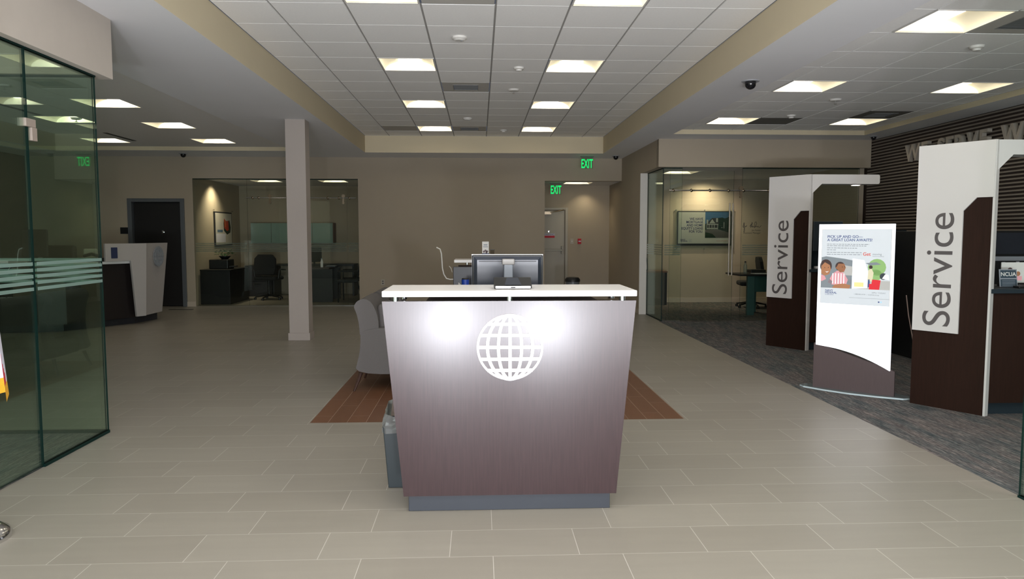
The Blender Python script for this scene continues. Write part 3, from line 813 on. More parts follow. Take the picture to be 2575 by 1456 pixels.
# ------------------------------------------------------------------ main reception desk
r = thing('reception_desk', (0.155, 3.74, 0), 'dark wood reception desk with white counter top and white globe emblem in the centre', 'reception desk')
X0 = 0.155
MB().prism([(-0.552, 0.09), (0.562, 0.09), (0.656, 1.11), (-0.652, 1.11)], 0, 0.035, DWOOD, 'y').build('front_panel', r, 0.002)
MB().box(-0.53, 0.534, 0.03, 0.32, 0.0, 0.089, PLINTH).build('plinth', r, 0.002)
for x in (-0.46, 0.46): MB().box(x, x + 0.025, 0.036, 0.62, 0.09, 0.74, WOOD).build('side_panel', r)
MB().box(-0.43, 0.46, 0.036, 0.30, 0.95, 1.109, WOOD).box(-0.43, 0.46, 0.28, 0.30, 0.09, 0.95, WOOD).build('back_panel', r)
MB().box(-0.52, 0.53, 0.30, 0.95, 0.74, 0.765, WHITE).build('work_surface', r, 0.003)
mb = MB(); mb.box(-0.647, 0.652, -0.04, 0.42, 1.135, 1.166, SOLID); mb.build('counter_top', r, 0.004)
for x in (-0.585, 0.0, 0.585):
    for y in (0.018, 0.16):
        MB().lathe([(0.016, 1.108), (0.016, 1.136)], CHROME, c=(x + (0.03 if y > 0.1 and x < 0 else (-0.03 if y > 0.1 and x > 0 else 0)), y, 0), n=14).build('standoff', r)
globe(r, wallm((0.002, 0.0, 0.871), (1, 0, 0)), 0.172, WHITE, bar=0.0115, th=0.004)

# device on the counter
r = thing('check_scanner', (0.175, 3.79, 1.166), 'small black desktop device with a bright front strip on the white counter', 'desktop device')
mb = MB(); poly = [(0.0, 0.006), (0.0, 0.018), (0.10, 0.056), (0.135, 0.056), (0.135, 0.006)]
mb.prism(poly, -0.098, 0.098, DARK, 'x'); mb.build('device_body', r, 0.006, 3)
MB().box(-0.092, 0.092, -0.008, 0.004, 0.004, 0.018, BRUSH).build('front_strip', r, 0.004)
mb = MB(); mb.add([(-0.045, 0.004, 0.0225), (0.045, 0.004, 0.0225), (0.03, 0.09, 0.0555), (-0.03, 0.09, 0.0555)], [(0, 1, 2, 3)], MONB); mb.build('centre_tray', r)
MB().box(-0.085, 0.085, 0.0, 0.13, 0.0, 0.007, DARK).build('rubber_base', r)
MB().box(-0.012, 0.012, -0.011, -0.007, 0.008, 0.014, INKB).build('badge', r)

# monitor on the work surface seen from behind
r = thing('computer_monitor', (0.170, 4.42, 0.7655), 'black computer monitor seen from behind with silver rim and grey stand', 'monitor')
hw = 0.213
MB().box(-hw, hw, -0.012, 0.012, 0.26, 0.563, DARK).build('screen_panel', r, 0.008, 3)
mb = MB(); z0, z1 = 0.275, 0.553
mb.add([(-hw + .01, -0.012, z0), (hw - .01, -0.012, z0), (hw - .01, -0.012, z1), (-hw + .01, -0.012, z1), (-hw + .03, -0.026, z0 + .02), (hw - .03, -0.026, z0 + .02), (hw - .03, -0.026, z1 - .02), (-hw + .03, -0.026, z1 - .02)],
       [(0, 1, 5, 4), (1, 2, 6, 5), (2, 3, 7, 6), (3, 0, 4, 7), (4, 5, 6, 7)], MONB)
mb.build('back_shell', r)
mb = MB(); mb.box(-hw - .004, hw + .003, 0.0, 0.013, 0.561, 0.566, BRUSH).box(-hw - .002, -hw + .001, 0, 0.013, 0.26, 0.562, GREYP).box(hw - .001, hw + .002, 0, 0.013, 0.26, 0.562, GREYP); mb.build('silver_rim', r, 0.002)
mb = MB(); mb.box(-hw + .04, hw - .04, -0.0275, -0.0255, 0.522, 0.527, INKB); mb.build('vent_slot', r)
MB().box(-0.024, 0.030, -0.072, -0.05, 0.03, 0.53, mat('stand_grey', (0.17, 0.19, 0.22), 0.4)).box(-0.034, 0.040, -0.075, -0.026, 0.505, 0.54, mat('stand_cap', (0.22, 0.21, 0.20), 0.4)).build('stand_post', r, 0.006, 3)
MB().box(-0.12, 0.12, -0.14, 0.08, 0.0, 0.012, DARK).box(-0.03, 0.03, -0.075, -0.04, 0.01, 0.05, GREYP).build('stand_base', r, 0.004)

# waste bin beside the desk
r = thing('waste_bin', (-0.45, 4.22, 0), 'dark slate waste bin with clear liner standing left of the reception desk', 'waste bin')
mb = MB(); lo = [(-0.075, -0.09), (0.095, -0.09), (0.095, 0.13), (-0.075, 0.13)]; hi = [(-0.10, -0.11), (0.115, -0.11), (0.115, 0.15), (-0.10, 0.15)]
vs = [(x, y, 0.0) for x, y in lo] + [(x, y, 0.36) for x, y in hi]
mb.add(vs, [(0, 3, 2, 1), (0, 1, 5, 4), (1, 2, 6, 5), (2, 3, 7, 6), (3, 0, 4, 7)], BINT); mb.build('bin_body', r, 0.004)
mb = MB(); rng = random.Random(3); N = 32; rings = []
for k, (zz, g) in enumerate([(0.325, 1.03), (0.35, 1.05), (0.368, 1.06), (0.385, 1.03), (0.41, 0.99), (0.435, 0.90)]):
    ring = []
    for i in range(N):
        a = 2 * PI * i / N; c_, s_ = math.cos(a), math.sin(a); q = 1 / max(abs(c_) / 0.108, abs(s_) / 0.13) * g * (1 + rng.uniform(-.03, .03))
        ring.append((0.008 + q * c_, 0.02 + q * s_, zz + rng.uniform(-.006, .006) + (0.03 * math.cos(a * 1 - 2.2) if k > 3 else 0)))
    rings += ring
fs = [(k * N + i, k * N + (i + 1) % N, (k + 1) * N + (i + 1) % N, (k + 1) * N + i) for k in range(5) for i in range(N)]
mb.add(rings, fs, BAG, smooth=False); mb.build('bin_liner', r)

# ------------------------------------------------------------------ second workstation behind
r = thing('workstation', (0.26, 8.3, 0), 'second desk behind the monitor with thin white counter top and dark grey panel', 'desk')
MB().box(-0.545, 0.40, 0.0, 0.45, 1.132, 1.165, SOLID).build('counter_top', r, 0.004)
MB().box(-0.50, 0.39, 0.10, 0.13, 0.09, 1.10, WOOD).build('front_panel', r)
MB().box(-0.46, 0.46, 0.10, 0.40, 0.0, 0.09, PLINTH).build('plinth', r)
MB().box(-0.52, 0.53, -0.62, 0.09, 0.73, 0.755, WHITE).build('work_surface', r, 0.003)
for x in (-0.50, 0.48): MB().box(x, x + 0.025, -0.55, 0.098, 0.0, 0.73, WOOD).build('side_panel', r)
for x in (-0.40, 0.34): MB().lathe([(0.012, 1.10), (0.012, 1.133)], CHROME, c=(x, 0.115, 0), n=10).build('standoff', r)
r = thing('workstation_monitor', (-0.05, 8.10, 0.756), 'dark grey computer screen on the second desk, left of the black monitor', 'monitor', rotz=math.radians(-6))
MB().box(-0.24, 0.24, -0.012, 0.012, 0.06, 0.34, mat('screen_grey', (0.035, 0.036, 0.045), 0.3)).build('screen_panel', r, 0.006)
MB().box(-0.02, 0.02, 0.012, 0.03, 0.0, 0.2, DARK).box(-0.08, 0.08, -0.04, 0.08, 0.0, 0.01, DARK).build('stand_post', r)
r = thing('travel_mug', (-0.15, 7.85, 0.756), 'blue travel mug on the second desk, just above the counter edge', 'mug')
MB().lathe([(0.035, 0), (0.042, 0.205), (0.040, 0.215)], BLUE, n=20).build('mug_body', r)
MB().lathe([(0.041, 0.216), (0.036, 0.228), (0.0, 0.23)], DARK, n=20).build('mug_lid', r)
MB().tube([(-0.035, 0, 0.13), (-0.07, 0, 0.18), (-0.07, 0, 0.08), (-0.033, 0, 0.07)], 0.006, PLASTW).build('mug_handle', r)
r = thing('paper_stand', (-0.035, 7.9, 0.756), 'white paper on a small stand right of the blue mug', 'paper')
MB().prism([(-0.06, 0.0), (0.06, 0.0), (0.06, 0.26), (-0.01, 0.22), (-0.06, 0.13)], -0.002, 0.002, PAPER, 'y').build('paper_sheet', r)
MB().box(-0.07, 0.07, -0.03, 0.04, 0, 0.008, DARK).build('stand_base', r)
r = thing('cable', (-0.42, 8.25, 0.757), 'white curved cable rising in an arc left of the second desk', 'cable')
pts = [(0.14, 0, 0.19), (0.09, 0, 0.19), (0.05, 0, 0.20), (0.02, 0, 0.25), (0.005, 0, 0.32), (0.0, 0, 0.41), (-0.005, 0, 0.48), (-0.02, 0, 0.53), (-0.06, 0, 0.55)]
MB().tube(pts, 0.007, PLASTW, n=8).build('cable_sleeve', r)
MB().tube([(0.115, 0, 0.27), (0.10, 0, 0.32), (0.08, 0, 0.34)], 0.004, PLASTW, n=6).tube([(0.14, 0, 0.0), (0.14, 0, 0.2)], 0.009, DARK).build('cable_clip', r)
r = thing('brochure_holder', (0.072, 8.45, 1.165), 'small leaflet holder with white and brown brochure on the second counter', 'brochure holder')
MB().box(-0.042, 0.042, -0.02, 0.02, 0, 0.07, NAVY).build('holder_pocket', r)
mb = MB(); m_ = wallm((0, -0.021, 0), (1, 0, 0)); mb.box(-0.038, 0.038, -0.012, 0.0, 0.02, 0.205, PAPER)
mb2 = wallm((0, -0.013, 0), (1, 0, 0))
for (x, y, q) in ((-0.018, 0.09, 0.013), (0.0, 0.102, 0.012), (0.018, 0.092, 0.013), (0.01, 0.08, 0.012)): flat(mb, disc(q, 12, x, y), PQ['maroon'], mb2, 0)
flat(mb, rect(-0.022, 0.022, 0.16, 0.175), GREYP, mb2, 0)
flat(mb, rect(-0.028, 0.028, 0.140, 0.150), GREYP, mb2, 0)
mb.build('brochure', r)
r = thing('acrylic_stand', (0.15, 8.45, 1.165), 'tiny clear card stand on the second counter beside the leaflet holder', 'card stand')
MB().box(-0.024, 0.024, -0.004, 0.0, 0, 0.11, glass_mat('acrylic', (0.75, 0.74, 0.72), 1.0)).build('clear_card', r)
MB().box(-0.028, 0.028, -0.02, 0.02, 0.108, 0.114, INKB).box(-0.028, 0.028, -0.02, 0.02, 0, 0.004, INK).build('stand_rim', r)
# far round bin
r = thing('round_bin', (1.69, 13.2, 0), 'round grey waste bin with black domed lid near the corridor opening', 'waste bin')
MB().lathe([(0.115, 0), (0.128, 0.60)], mat('bin_grey', (0.12, 0.13, 0.14), 0.4), n=28).build('bin_body', r)
MB().lathe([(0.137, 0.60), (0.137, 0.64), (0.11, 0.675), (0.05, 0.685), (0.0, 0.685)], DARK, n=28).build('bin_lid', r)

# ------------------------------------------------------------------ armchairs
def chaikin(p, it=2):
    for _ in range(it):
        q = []
        for i in range(len(p)):
            a, b = p[i], p[(i + 1) % len(p)]
            q += [(a[0] * .78 + b[0] * .22, a[1] * .78 + b[1] * .22), (a[0] * .22 + b[0] * .78, a[1] * .22 + b[1] * .78)]
        p = q
    return p


def armchair(loc, label, group):
    r = thing('armchair', loc, label, 'armchair', group)
    W = 0.70
    back = [(0.055, 0.50), (0.05, 0.62), (0.03, 0.72), (0.0, 0.79), (0.03, 0.84), (0.08, 0.862), (0.13, 0.855), (0.17, 0.82), (0.20, 0.76), (0.225, 0.68), (0.23, 0.50)]
    MB().prism(chaikin(back), 0.0, W, FABRIC, 'y', smooth=True).build('backrest', r)
    side = [(0.0, 0.165), (0.045, 0.33), (0.062, 0.45), (0.06, 0.545), (0.11, 0.575), (0.22, 0.592), (0.55, 0.60), (0.68, 0.60), (0.72, 0.57), (0.71, 0.40), (0.72, 0.165)]
    for y0 in (-0.012, W - 0.098): MB().prism(chaikin(side), y0, y0 + 0.11, FABRIC, 'y', smooth=True).build('armrest', r)
    MB().box(0.08, 0.70, 0.10, W - 0.10, 0.17, 0.33, FABRIC).build('seat_base', r, 0.02, 3)
    MB().box(0.23, 0.72, 0.10, W - 0.10, 0.33, 0.46, FABRIC).build('seat_cushion', r, 0.03, 4)
    MB().box(0.20, 0.33, 0.11, W - 0.11, 0.46, 0.80, FABRIC).build('back_cushion', r, 0.04, 4)
    for (x, y, dx, dy) in ((0.05, 0.05, -0.06, -0.03), (0.05, W - 0.07, -0.06, 0.03), (0.62, 0.05, 0.04, -0.02), (0.62, W - 0.07, 0.04, 0.02)):
        MB().tube([(x, y, 0.17), (x + dx * 0.35, y + dy * .35, 0.10), (x + dx, y + dy, 0.0)], [0.020, 0.015, 0.010], LEGW, n=8).build('leg', r)
    return r


a = armchair((-1.155, 6.74, 0), 'grey armchair nearest the camera, its side beside the reception desk', 'grey armchairs in a row')
dup(a, (-1.145, 7.60, 0), 'second grey armchair directly behind the nearest armchair')

# ------------------------------------------------------------------ service kiosks
FD = Vector((0.318, -0.486, 0)); FDL = FD.length; FA = math.atan2(FD.y, FD.x)


def kiosk(loc, label):
    """origin at the front corner; the big face runs back-left, the counter and arm run to +x"""
    r = thing('service_kiosk', loc, label, 'service kiosk', 'service kiosks on the carpet')
    # local frame of face: u from far-left end (0) to the corner (FDL)
    fm = Matrix.Translation((-FD.x, -FD.y, 0)) @ Matrix.Rotation(FA, 4, 'Z')
    MB().box(0, FDL - 0.008, 0.004, 0.05, 0.0, 2.185, WOOD, fm).build('wood_panel', r)
    u1, u2 = 0.625 * FDL, 0.79 * FDL
    z0, z1, z2 = 0.64, 1.64, 1.745
    H = 2.19
    MB().prism([(0, z0), (u1, z0), (u1, z1), (u2, z2), (FDL, z2), (FDL, H), (0, H)], -0.012, 0.003, PANELW, 'y', fm).build('white_fascia', r)
    MB().box(FDL - 0.010, FDL + 0.006, -0.004, 0.052, 0.0, H, PANELW, fm).build('corner_trim', r)
    mb = MB(); tm = fm @ wallm((0.297, -0.0125, 0.678), (0, 0, 1), (-1, 0, 0))
    mb.text('Service', 0.312, INK, tm, align='LEFT', extrude=0.001, wide=1.06); mb.build('service_lettering', r)
    arm = [(0.0, 1.93), (0.145, 2.075), (0.86, 2.075), (0.875, 2.09), (0.875, 2.175), (0.86, 2.19), (0.0, 2.19)]
    MB().prism(arm, 0.01, 0.20, PANELW, 'y').build('overhead_arm', r)
    MB().lathe([(0.0, 2.062), (0.055, 2.062), (0.065, 2.068), (0.065, 2.074)], PLASTW, c=(0.62, 0.105, 0), n=20).lathe([(0.0, 2.0615), (0.05, 2.0615)], SPOTL, c=(0.62, 0.105, 0), n=20).build('arm_light', r)
    MB().box(0.02, 1.9, 0.03, 0.06, 0.10, 0.985, WOOD).build('counter_front', r)
    MB().box(0.02, 1.9, 0.08, 0.55, 0.0, 0.10, TEALD).build('toe_kick', r)
    MB().box(0.0, 1.95, 0.0, 0.58, 0.985, 1.02, TEALD).build('counter_top', r, 0.003)
    MB().box(1.87, 1.9, 0.06, 0.55, 0.10, 0.985, WOOD).box(0.02, 0.05, 0.06, 0.40, 0.10, 0.985, WOOD).build('side_panel', r)
    return r


k1 = kiosk((4.029, 5.588, 0), 'near service kiosk at the right edge, tall white panel reading Service')
dup(k1, (4.080, 8.906, 0), 'far service kiosk behind the backlit poster stand, with overhead arm and downlight')

# near counter items
r = thing('notice_sign', (4.31, 5.76, 1.02), 'small slate blue lettered notice standing on the near kiosk counter', 'counter sign')
tl = Matrix.Rotation(math.radians(-8), 4, 'X')
mb = MB(); mb.box(-0.075, 0.075, 0, 0.006, 0.0, 0.15, GREYP, tl); mb.build('sign_board', r, 0.002)
mb = MB(); m_ = tl @ wallm((0, -0.0012, 0), (1, 0, 0)); SL = mat('ncua_slate', (0.035, 0.06, 0.085), 0.5)
flat(mb, rect(-0.068, 0.068, 0.008, 0.068), SL, m_); flat(mb, rect(-0.066, 0.066, 0.078, 0.142), SL, m_)
mb.text('NCUA', 0.045, PAPER, tl @ wallm((0, -0.0016, 0.094), (1, 0, 0)), extrude=0.0003, bold=True)
for k in range(4): flat(mb, rect(-0.055, 0.055, 0.018 + k * 0.012, 0.021 + k * 0.012), GREYP, m_, 0.0004)
mb.build('sign_face', r); MB().box(-0.075, 0.075, 0, 0.06, 0, 0.005, DARK).build('sign_foot', r)
r = thing('leaflet', (4.44, 5.90, 1.02), 'white picture leaflet standing behind the slate blue notice', 'leaflet')
MB().box(-0.10, 0.12, -0.003, 0.003, 0.03, 0.20, PAPER).build('leaflet_card', r)
mb = MB(); m_ = wallm((0, -0.0035, 0), (1, 0, 0))
flat(mb, disc(0.02, 14, -0.025, 0.125), PB['skin'], m_); flat(mb, disc(0.02, 14, 0.045, 0.105), PB['skin2'], m_); flat(mb, disc(0.022, 10, -0.025, 0.135, a0=0, a1=PI), PB['hair'], m_, 0.0005)
flat(mb, rect(-0.05, 0.08, 0.05, 0.085), PB['pink'], m_); mb.build('leaflet_print', r)
MB().box(-0.10, 0.12, -0.02, 0.04, 0, 0.03, DARK).build('leaflet_base', r)
r = thing('counter_pen', (4.38, 5.68, 1.02), 'slim metal pen on a black holder on the near kiosk counter', 'pen')
MB().box(-0.06, 0.10, -0.02, 0.05, 0, 0.018, DARK).build('pen_base', r, 0.004)
MB().tube([(-0.05, 0.0, 0.026), (0.0, 0.0, 0.024), (0.12, 0.01, 0.012)], [0.004, 0.005, 0.003], CHROME, n=8).build('pen_barrel', r)
# black hutch behind near counter
r = thing('teller_hutch', (5.6, 7.35, 0), 'black cabinet unit behind the near kiosk counter below the ribbed wall', 'cabinet')
MB().box(-0.55, 0.70, 0.0, 1.5, 0.0, 1.49, DARK).build('cabinet_body', r, 0.004)
MB().box(-0.54, 0.30, -0.02, 0.0, 1.18, 1.225, GREYP).build('grey_bar', r)
MB().box(-0.50, 0.5, -0.015, 0.0, 1.25, 1.47, MONB).build('black_screen', r)
for x, zz in ((0.05, 1.40), (-0.05, 1.16), (-0.2, 1.155)): MB().box(x, x + 0.03, -0.025, -0.015, zz, zz + 0.012, FLAGW).build('indicator', r)
# far counter items
r = thing('counter_screen', (4.42, 9.18, 1.02), 'dark flat monitor on the far kiosk counter behind the poster stand', 'monitor')
MB().box(-0.16, 0.22, 0.0, 0.03, 0.22, 0.60, TEALD).build('screen_panel', r, 0.005)
MB().box(-0.02, 0.02, 0.03, 0.05, 0.0, 0.35, DARK).box(-0.10, 0.10, -0.04, 0.10, 0.0, 0.012, DARK).build('stand_post', r)
r = thing('privacy_screen', (4.12, 9.42, 1.02), 'dark privacy screen standing on the far kiosk counter', 'screen')
MB().box(0.0, 1.5, 0.0, 0.02, 0.0, 0.49, TEALD).build('screen_board', r)
MB().box(0.0, 0.12, -0.02, 0.04, 0.0, 0.02, DARK).build('screen_foot', r)
r = thing('card_terminal', (4.345, 9.1, 1.02), 'small silver card holder on the far kiosk counter', 'card holder')
MB().box(-0.03, 0.03, 0.0, 0.03, 0.0, 0.15, GREYP).build('holder_body', r, 0.003)
MB().box(-0.09, -0.035, -0.02, 0.03, 0.0, 0.03, BRUSH).build('holder_tray', r, 0.003)
# leaning light edge between kiosks
r = thing('glass_screen', (4.80, 8.0, 0), 'slanted thin light-edged screen between the two kiosks', 'glass screen')
MB().tube([(0.0, 0.0, 0.77), (0.035, 0.0, 0.54), (0.10, 0.0, 0.25), (0.15, 0.0, 0.0)], 0.006, mat('copper_edge', (0.55, 0.42, 0.38), 0.4), n=8).build('light_edge', r)
MB().add([(0.0, 0.0, 0.77), (0.15, 0.0, 0.0), (0.24, 0.25, 0.0), (0.20, 0.25, 0.77)], [(0, 1, 2, 3)], GLASS).build('glass_sheet', r)

# wall lettering
r = thing('wall_lettering', (6.447, 10.83, 2.54), 'large beige dimensional letters WE SERVE on the brown ribbed wall', 'lettering')
LETM = mat('letter_cream', (0.40, 0.36, 0.32), 0.5); yy = 0.0
for ch in 'WE SERVE WHERE':
    if ch == ' ': yy += 0.19; continue
    mb = MB(); mb.text(ch, 0.345, LETM, wallm((-0.035, -yy, 0.0), (0, -1, 0)), align='LEFT', extrude=0.03, bold=True)
    xs = [v[1] for v in mb.v]; wd = max(xs) - min(xs); off = -yy - max(xs)
    mb.v = [(a_, b_ + off, c_) for a_, b_, c_ in mb.v]
    mb.build('letter', r); yy += wd + 0.035

# ------------------------------------------------------------------ backlit poster stand
SA = math.atan2(-0.448, 0.491)
r = thing('poster_stand', (3.175, 6.71, 0), 'glowing white poster stand with a family car loan advert on a brown base', 'poster stand', rotz=SA)
mb = MB()  # foot plate, bowed front
ft = [(-0.13, 0.10), (-0.15, 0.02), (-0.10, -0.03), (0.1, -0.075), (0.32, -0.095), (0.55, -0.075), (0.76, -0.03), (0.80, 0.02), (0.78, 0.10), (0.6, 0.19), (0.32, 0.23), (0.05, 0.19)]
mb.prism(ft, 0.0, 0.014, glass_mat('foot_acrylic', (0.72, 0.78, 0.8), 1.0, 0.35, (0.6, 0.68, 0.72)), 'z', side=LEDGE); mb.build('foot_plate', r)
BR = mat('stand_brown', (0.085, 0.062, 0.062), 0.4, noise=0.1, stretch=(8, 8, 1))
cv_ = [(0.02 + 0.62 * t, 0.415 - 0.02 * t - 0.155 * t * t) for t in [i / 12 for i in range(13)]]
MB().prism([(-0.025, 0.014), (0.675, 0.014), (0.675, 0.235), (0.64, 0.25), (0.0, 0.43), (-0.025, 0.43)], 0.006, 0.035, BR, 'y').build('base_panel', r)
fc = [(0.0, 1.545), (0.0, 0.42)] + cv_[1:] + [(0.64, 1.545)]
MB().prism(fc, -0.022, 0.004, LBOX, 'y').build('lightbox_panel', r, 0.004)
MB().box(0.01, 0.63, 0.0045, 0.03, 0.5, 1.535, GREYP).build('back_cover', r)
mb = MB(); O = wallm((0.03, -0.0225, 0.815), (1, 0, 0)); PW, PH = 0.585, 0.68
L1, L2, L3, L4, L5 = 0.0002, 0.0004, 0.0006, 0.0008, 0.0010
flat(mb, rect(0, PW, 0, PH), PB['sky'], O, L1)
py = 0.145  # picture bottom
flat(mb, rect(0, PW, py, py + 0.08), PB['grey'], O, L2)
flat(mb, [(0.0, py), (0.30, py), (0.33, py + 0.1), (0.31, py + 0.25), (0.20, py + 0.27), (0.04, py + 0.29), (0, py + 0.28)], PB['car'], O, L2)
flat(mb, [(0.14, py + .22), (0.28, py + .20), (0.27, py + .12), (0.15, py + .12)], PB['grey'], O, L3)
flat(mb, [(0.27, py), (0.40, py + 0.01), (0.405, py + 0.15), (0.37, py + 0.26), (0.27, py + 0.275)], PB['white'], O, L3)
flat(mb, [(0.29, py + .02), (0.37, py + .02), (0.37, py + .06), (0.29, py + .06)], PB['yellow'], O, L4)
flat(mb, disc(0.075, 16, 0.475, py + .20), PB['tree'], O, L2); flat(mb, disc(0.05, 14, 0.47, py + .13), PB['tree'], O, L2)
flat(mb, [(0.38, py + .235), (0.47, py + .245), (0.51, py + .225), (0.42, py + .215)], PB['car'], O, L4)
flat(mb, disc(0.03, 12, 0.53, py + .12), PB['dark'], O, L3); flat(mb, [(0.52, py + .10), (0.545, py + .14), (0.57, py + .135), (0.58, py + .09)], PB['white'], O, L4)
flat(mb, [(0.40, py + .08), (0.405, py + .17), (0.43, py + .19), (0.45, py + .15), (0.44, py + .07)], PB['shirt'], O, L4)
flat(mb, disc(0.016, 12, 0.425, py + .20), PB['hair'], O, L5); flat(mb, rect(0.405, 0.42, py + .02, py + .09), PB['navy'], O, L4)
flat(mb, [(0.415, py), (0.50, py), (0.51, py + 0.085), (0.44, py + .09), (0.435, py + .05), (0.415, py + .05)], PB['red'], O, L5)
# mother
flat(mb, disc(0.062, 18, 0.04, py + .20, sx=0.85), PB['hair'], O, L3)
flat(mb, [(0.0, py + .20), (0.03, py + .235), (0.075, py + .21), (0.085, py + .17), (0.07, py + .125), (0.03, py + .11), (0.0, py + .13)], PB['skin'], O, L4)
flat(mb, [(0.035, py + .150), (0.05, py + .140), (0.068, py + .153), (0.05, py + .148)], PB['white'], O, L5)
flat(mb, disc(0.004, 8, 0.03, py + .185), PB['hair'], O, L5); flat(mb, disc(0.004, 8, 0.062, py + .187), PB['hair'], O, L5)
flat(mb, [(0.0, py), (0.09, py), (0.10, py + .06), (0.05, py + .11), (0.0, py + .12)], PB['car'], O, L4)
flat(mb, [(0.0, py + .12), (0.03, py + .11), (0.045, py + .08), (0.01, py + .06), (0, py + .06)], PB['pink'], O, L5)
# child
flat(mb, [(0.06, py + .05), (0.10, py + .13), (0.14, py + .16), (0.20, py + .14), (0.235, py + .08), (0.22, py + .03), (0.10, py + .03)], PB['pink'], O, L4)
for k in range(5): flat(mb, rect(0.10 + k * 0.024, 0.108 + k * 0.024, py + .04, py + .135), PB['white'], O, L5)
flat(mb, disc(0.042, 16, 0.165, py + .20), PB['hair'], O, L4)
flat(mb, [(0.13, py + .185), (0.15, py + .225), (0.20, py + .225), (0.215, py + .19), (0.20, py + .15), (0.165, py + .145)], PB['skin2'], O, L5)
flat(mb, disc(0.004, 8, 0.185, py + .195), PB['hair'], O, L5 + .0001)
flat(mb, disc(0.004, 8, 0.205, py + .197), PB['hair'], O, L5 + .0001); flat(mb, [(0.185, py + .170), (0.197, py + .165), (0.208, py + .172), (0.197, py + .160)], PB['redt'], O, L5 + .0001); flat(mb, disc(0.008, 8, 0.135, py + .185), PB['skin2'], O, L5 + .0001)
flat(mb, [(0.10, py), (0.25, py), (0.26, py + .03), (0.20, py + .045), (0.12, py + .03)], PB['skin'], O, L5)
MB_T = lambda t, s, m, x, y, al='LEFT', b=False: mb.text(t, s, m, O @ Matrix.Translation((x, y, L3)), align=al, extrude=0.0001, bold=b)
MB_T('PICK UP AND GO\u2014', 0.034, PB['navy'], 0.045, 0.605, b=True); MB_T('A GREAT LOAN AWAITS!', 0.034, PB['navy'], 0.045, 0.575, b=True)
for k, (y, wl) in enumerate(((0.545, 0.36), (0.53, 0.34), (0.51, 0.26), (0.492, 0.08), (0.47, 0.30), (0.452, 0.30))):
    x = 0.045
    while x < 0.045 + wl:
        q = random.uniform(0.012, 0.035); flat(mb, rect(x, min(x + q, 0.045 + wl), y, y + 0.005), PB['car'], O, L2); x += q + 0.006
MB_T('Get', 0.042, PB['redt'], 0.355, 0.447, b=True); MB_T('moving', 0.026, PB['car'], 0.435, 0.452)
flat(mb, rect(0.435, 0.53, 0.44, 0.4425), PB['car'], O, L2)
MB_T('NAVY', 0.026, PB['navy'], 0.04, 0.112, b=True); MB_T('FEDERAL', 0.026, PB['navy'], 0.04, 0.092, b=True); MB_T('Credit Union', 0.014, PB['navy'], 0.04, 0.078)
MB_T('APPLY TODAY!', 0.017, PB['car'], 0.44, 0.11); MB_T('1-888-842-6328  |  navyfederal.org', 0.015, PB['car'], 0.29, 0.092)
flat(mb, rect(0.25, 0.585, 0.062, 0.064), PB['car'], O, L2); flat(mb, disc(0.007, 10, 0.50, 0.035), PB['navy'], O, L3); flat(mb, disc(0.007, 10, 0.518, 0.035), lit('backlit_lightblue', (0.3, 0.5, 0.8), 0.7), O, L3)
mb.build('advert_print', r)
mb = MB()
for (x0, x1, y0, y1) in ((-0.003, 0.0, 0, PH), (PW, PW + .003, 0, PH), (-0.003, PW + .003, PH, PH + .003)):
    flat(mb, rect(x0, x1, y0, y1), PB['grey'], O, L3)
mb.build('print_border', r)

# ------------------------------------------------------------------ flag
r = thing('flag_stand', (-2.395, 3.49, 0), 'indoor flag with gold fringe on a polished dome base at the left photo edge', 'flag')
MB().lathe([(0.145, 0), (0.147, 0.015), (0.135, 0.04), (0.10, 0.065), (0.05, 0.085), (0.02, 0.10), (0.017, 0.16)], CHROME, n=40).build('dome_base', r)
MB().tube([(0, 0, 0.1), (0, 0, 2.35)], 0.014, mat('pole_wood', (0.25, 0.11, 0.04), 0.35), n=12).build('pole', r)
MB().lathe([(0.0, 2.35), (0.03, 2.37), (0.03, 2.40), (0.0, 2.50)], GOLD, n=12).build('finial', r)
mb = MB(); NU, NV = 70, 60
def flagpt(u, v):
    # u: around the folds, v: 0 top .. 1 bottom
    wd = 0.05 + 0.13 * v; x = -0.012 + u * wd * 1.25
    fold = 0.028 * math.sin(u * 15 + v * 1.5) * (0.4 + v)
    low = 1.05 + 0.0 * u; bottom = 0.665 + 0.38 * (1 - u) ** 1.3 * 0.5 + 0.03 * math.sin(u * 9)
    z = 2.25 + (bottom - 2.25) * v
    return (x, -0.03 + fold, z)
for (nm, va, vb, sel) in (('flag_cloth', 0, 0.955, None), ('fringe', 0.955, 1.0, GOLD)):
    mb = MB()
    for i in range(NU):
        for j in range(NV):
            v0 = va + (vb - va) * j / NV; v1 = va + (vb - va) * (j + 1) / NV; u0, u1 = i / NU, (i + 1) / NU
            m_ = sel or ((RED, FLAGW)[int(u0 * 4.5 + v0 * 3.0 + 1) % 2])
            mb.add([flagpt(u0, v0), flagpt(u1, v0), flagpt(u1, v1), flagpt(u0, v1)], [(0, 3, 2, 1)], m_, smooth=True)
    mb.build(nm, r)

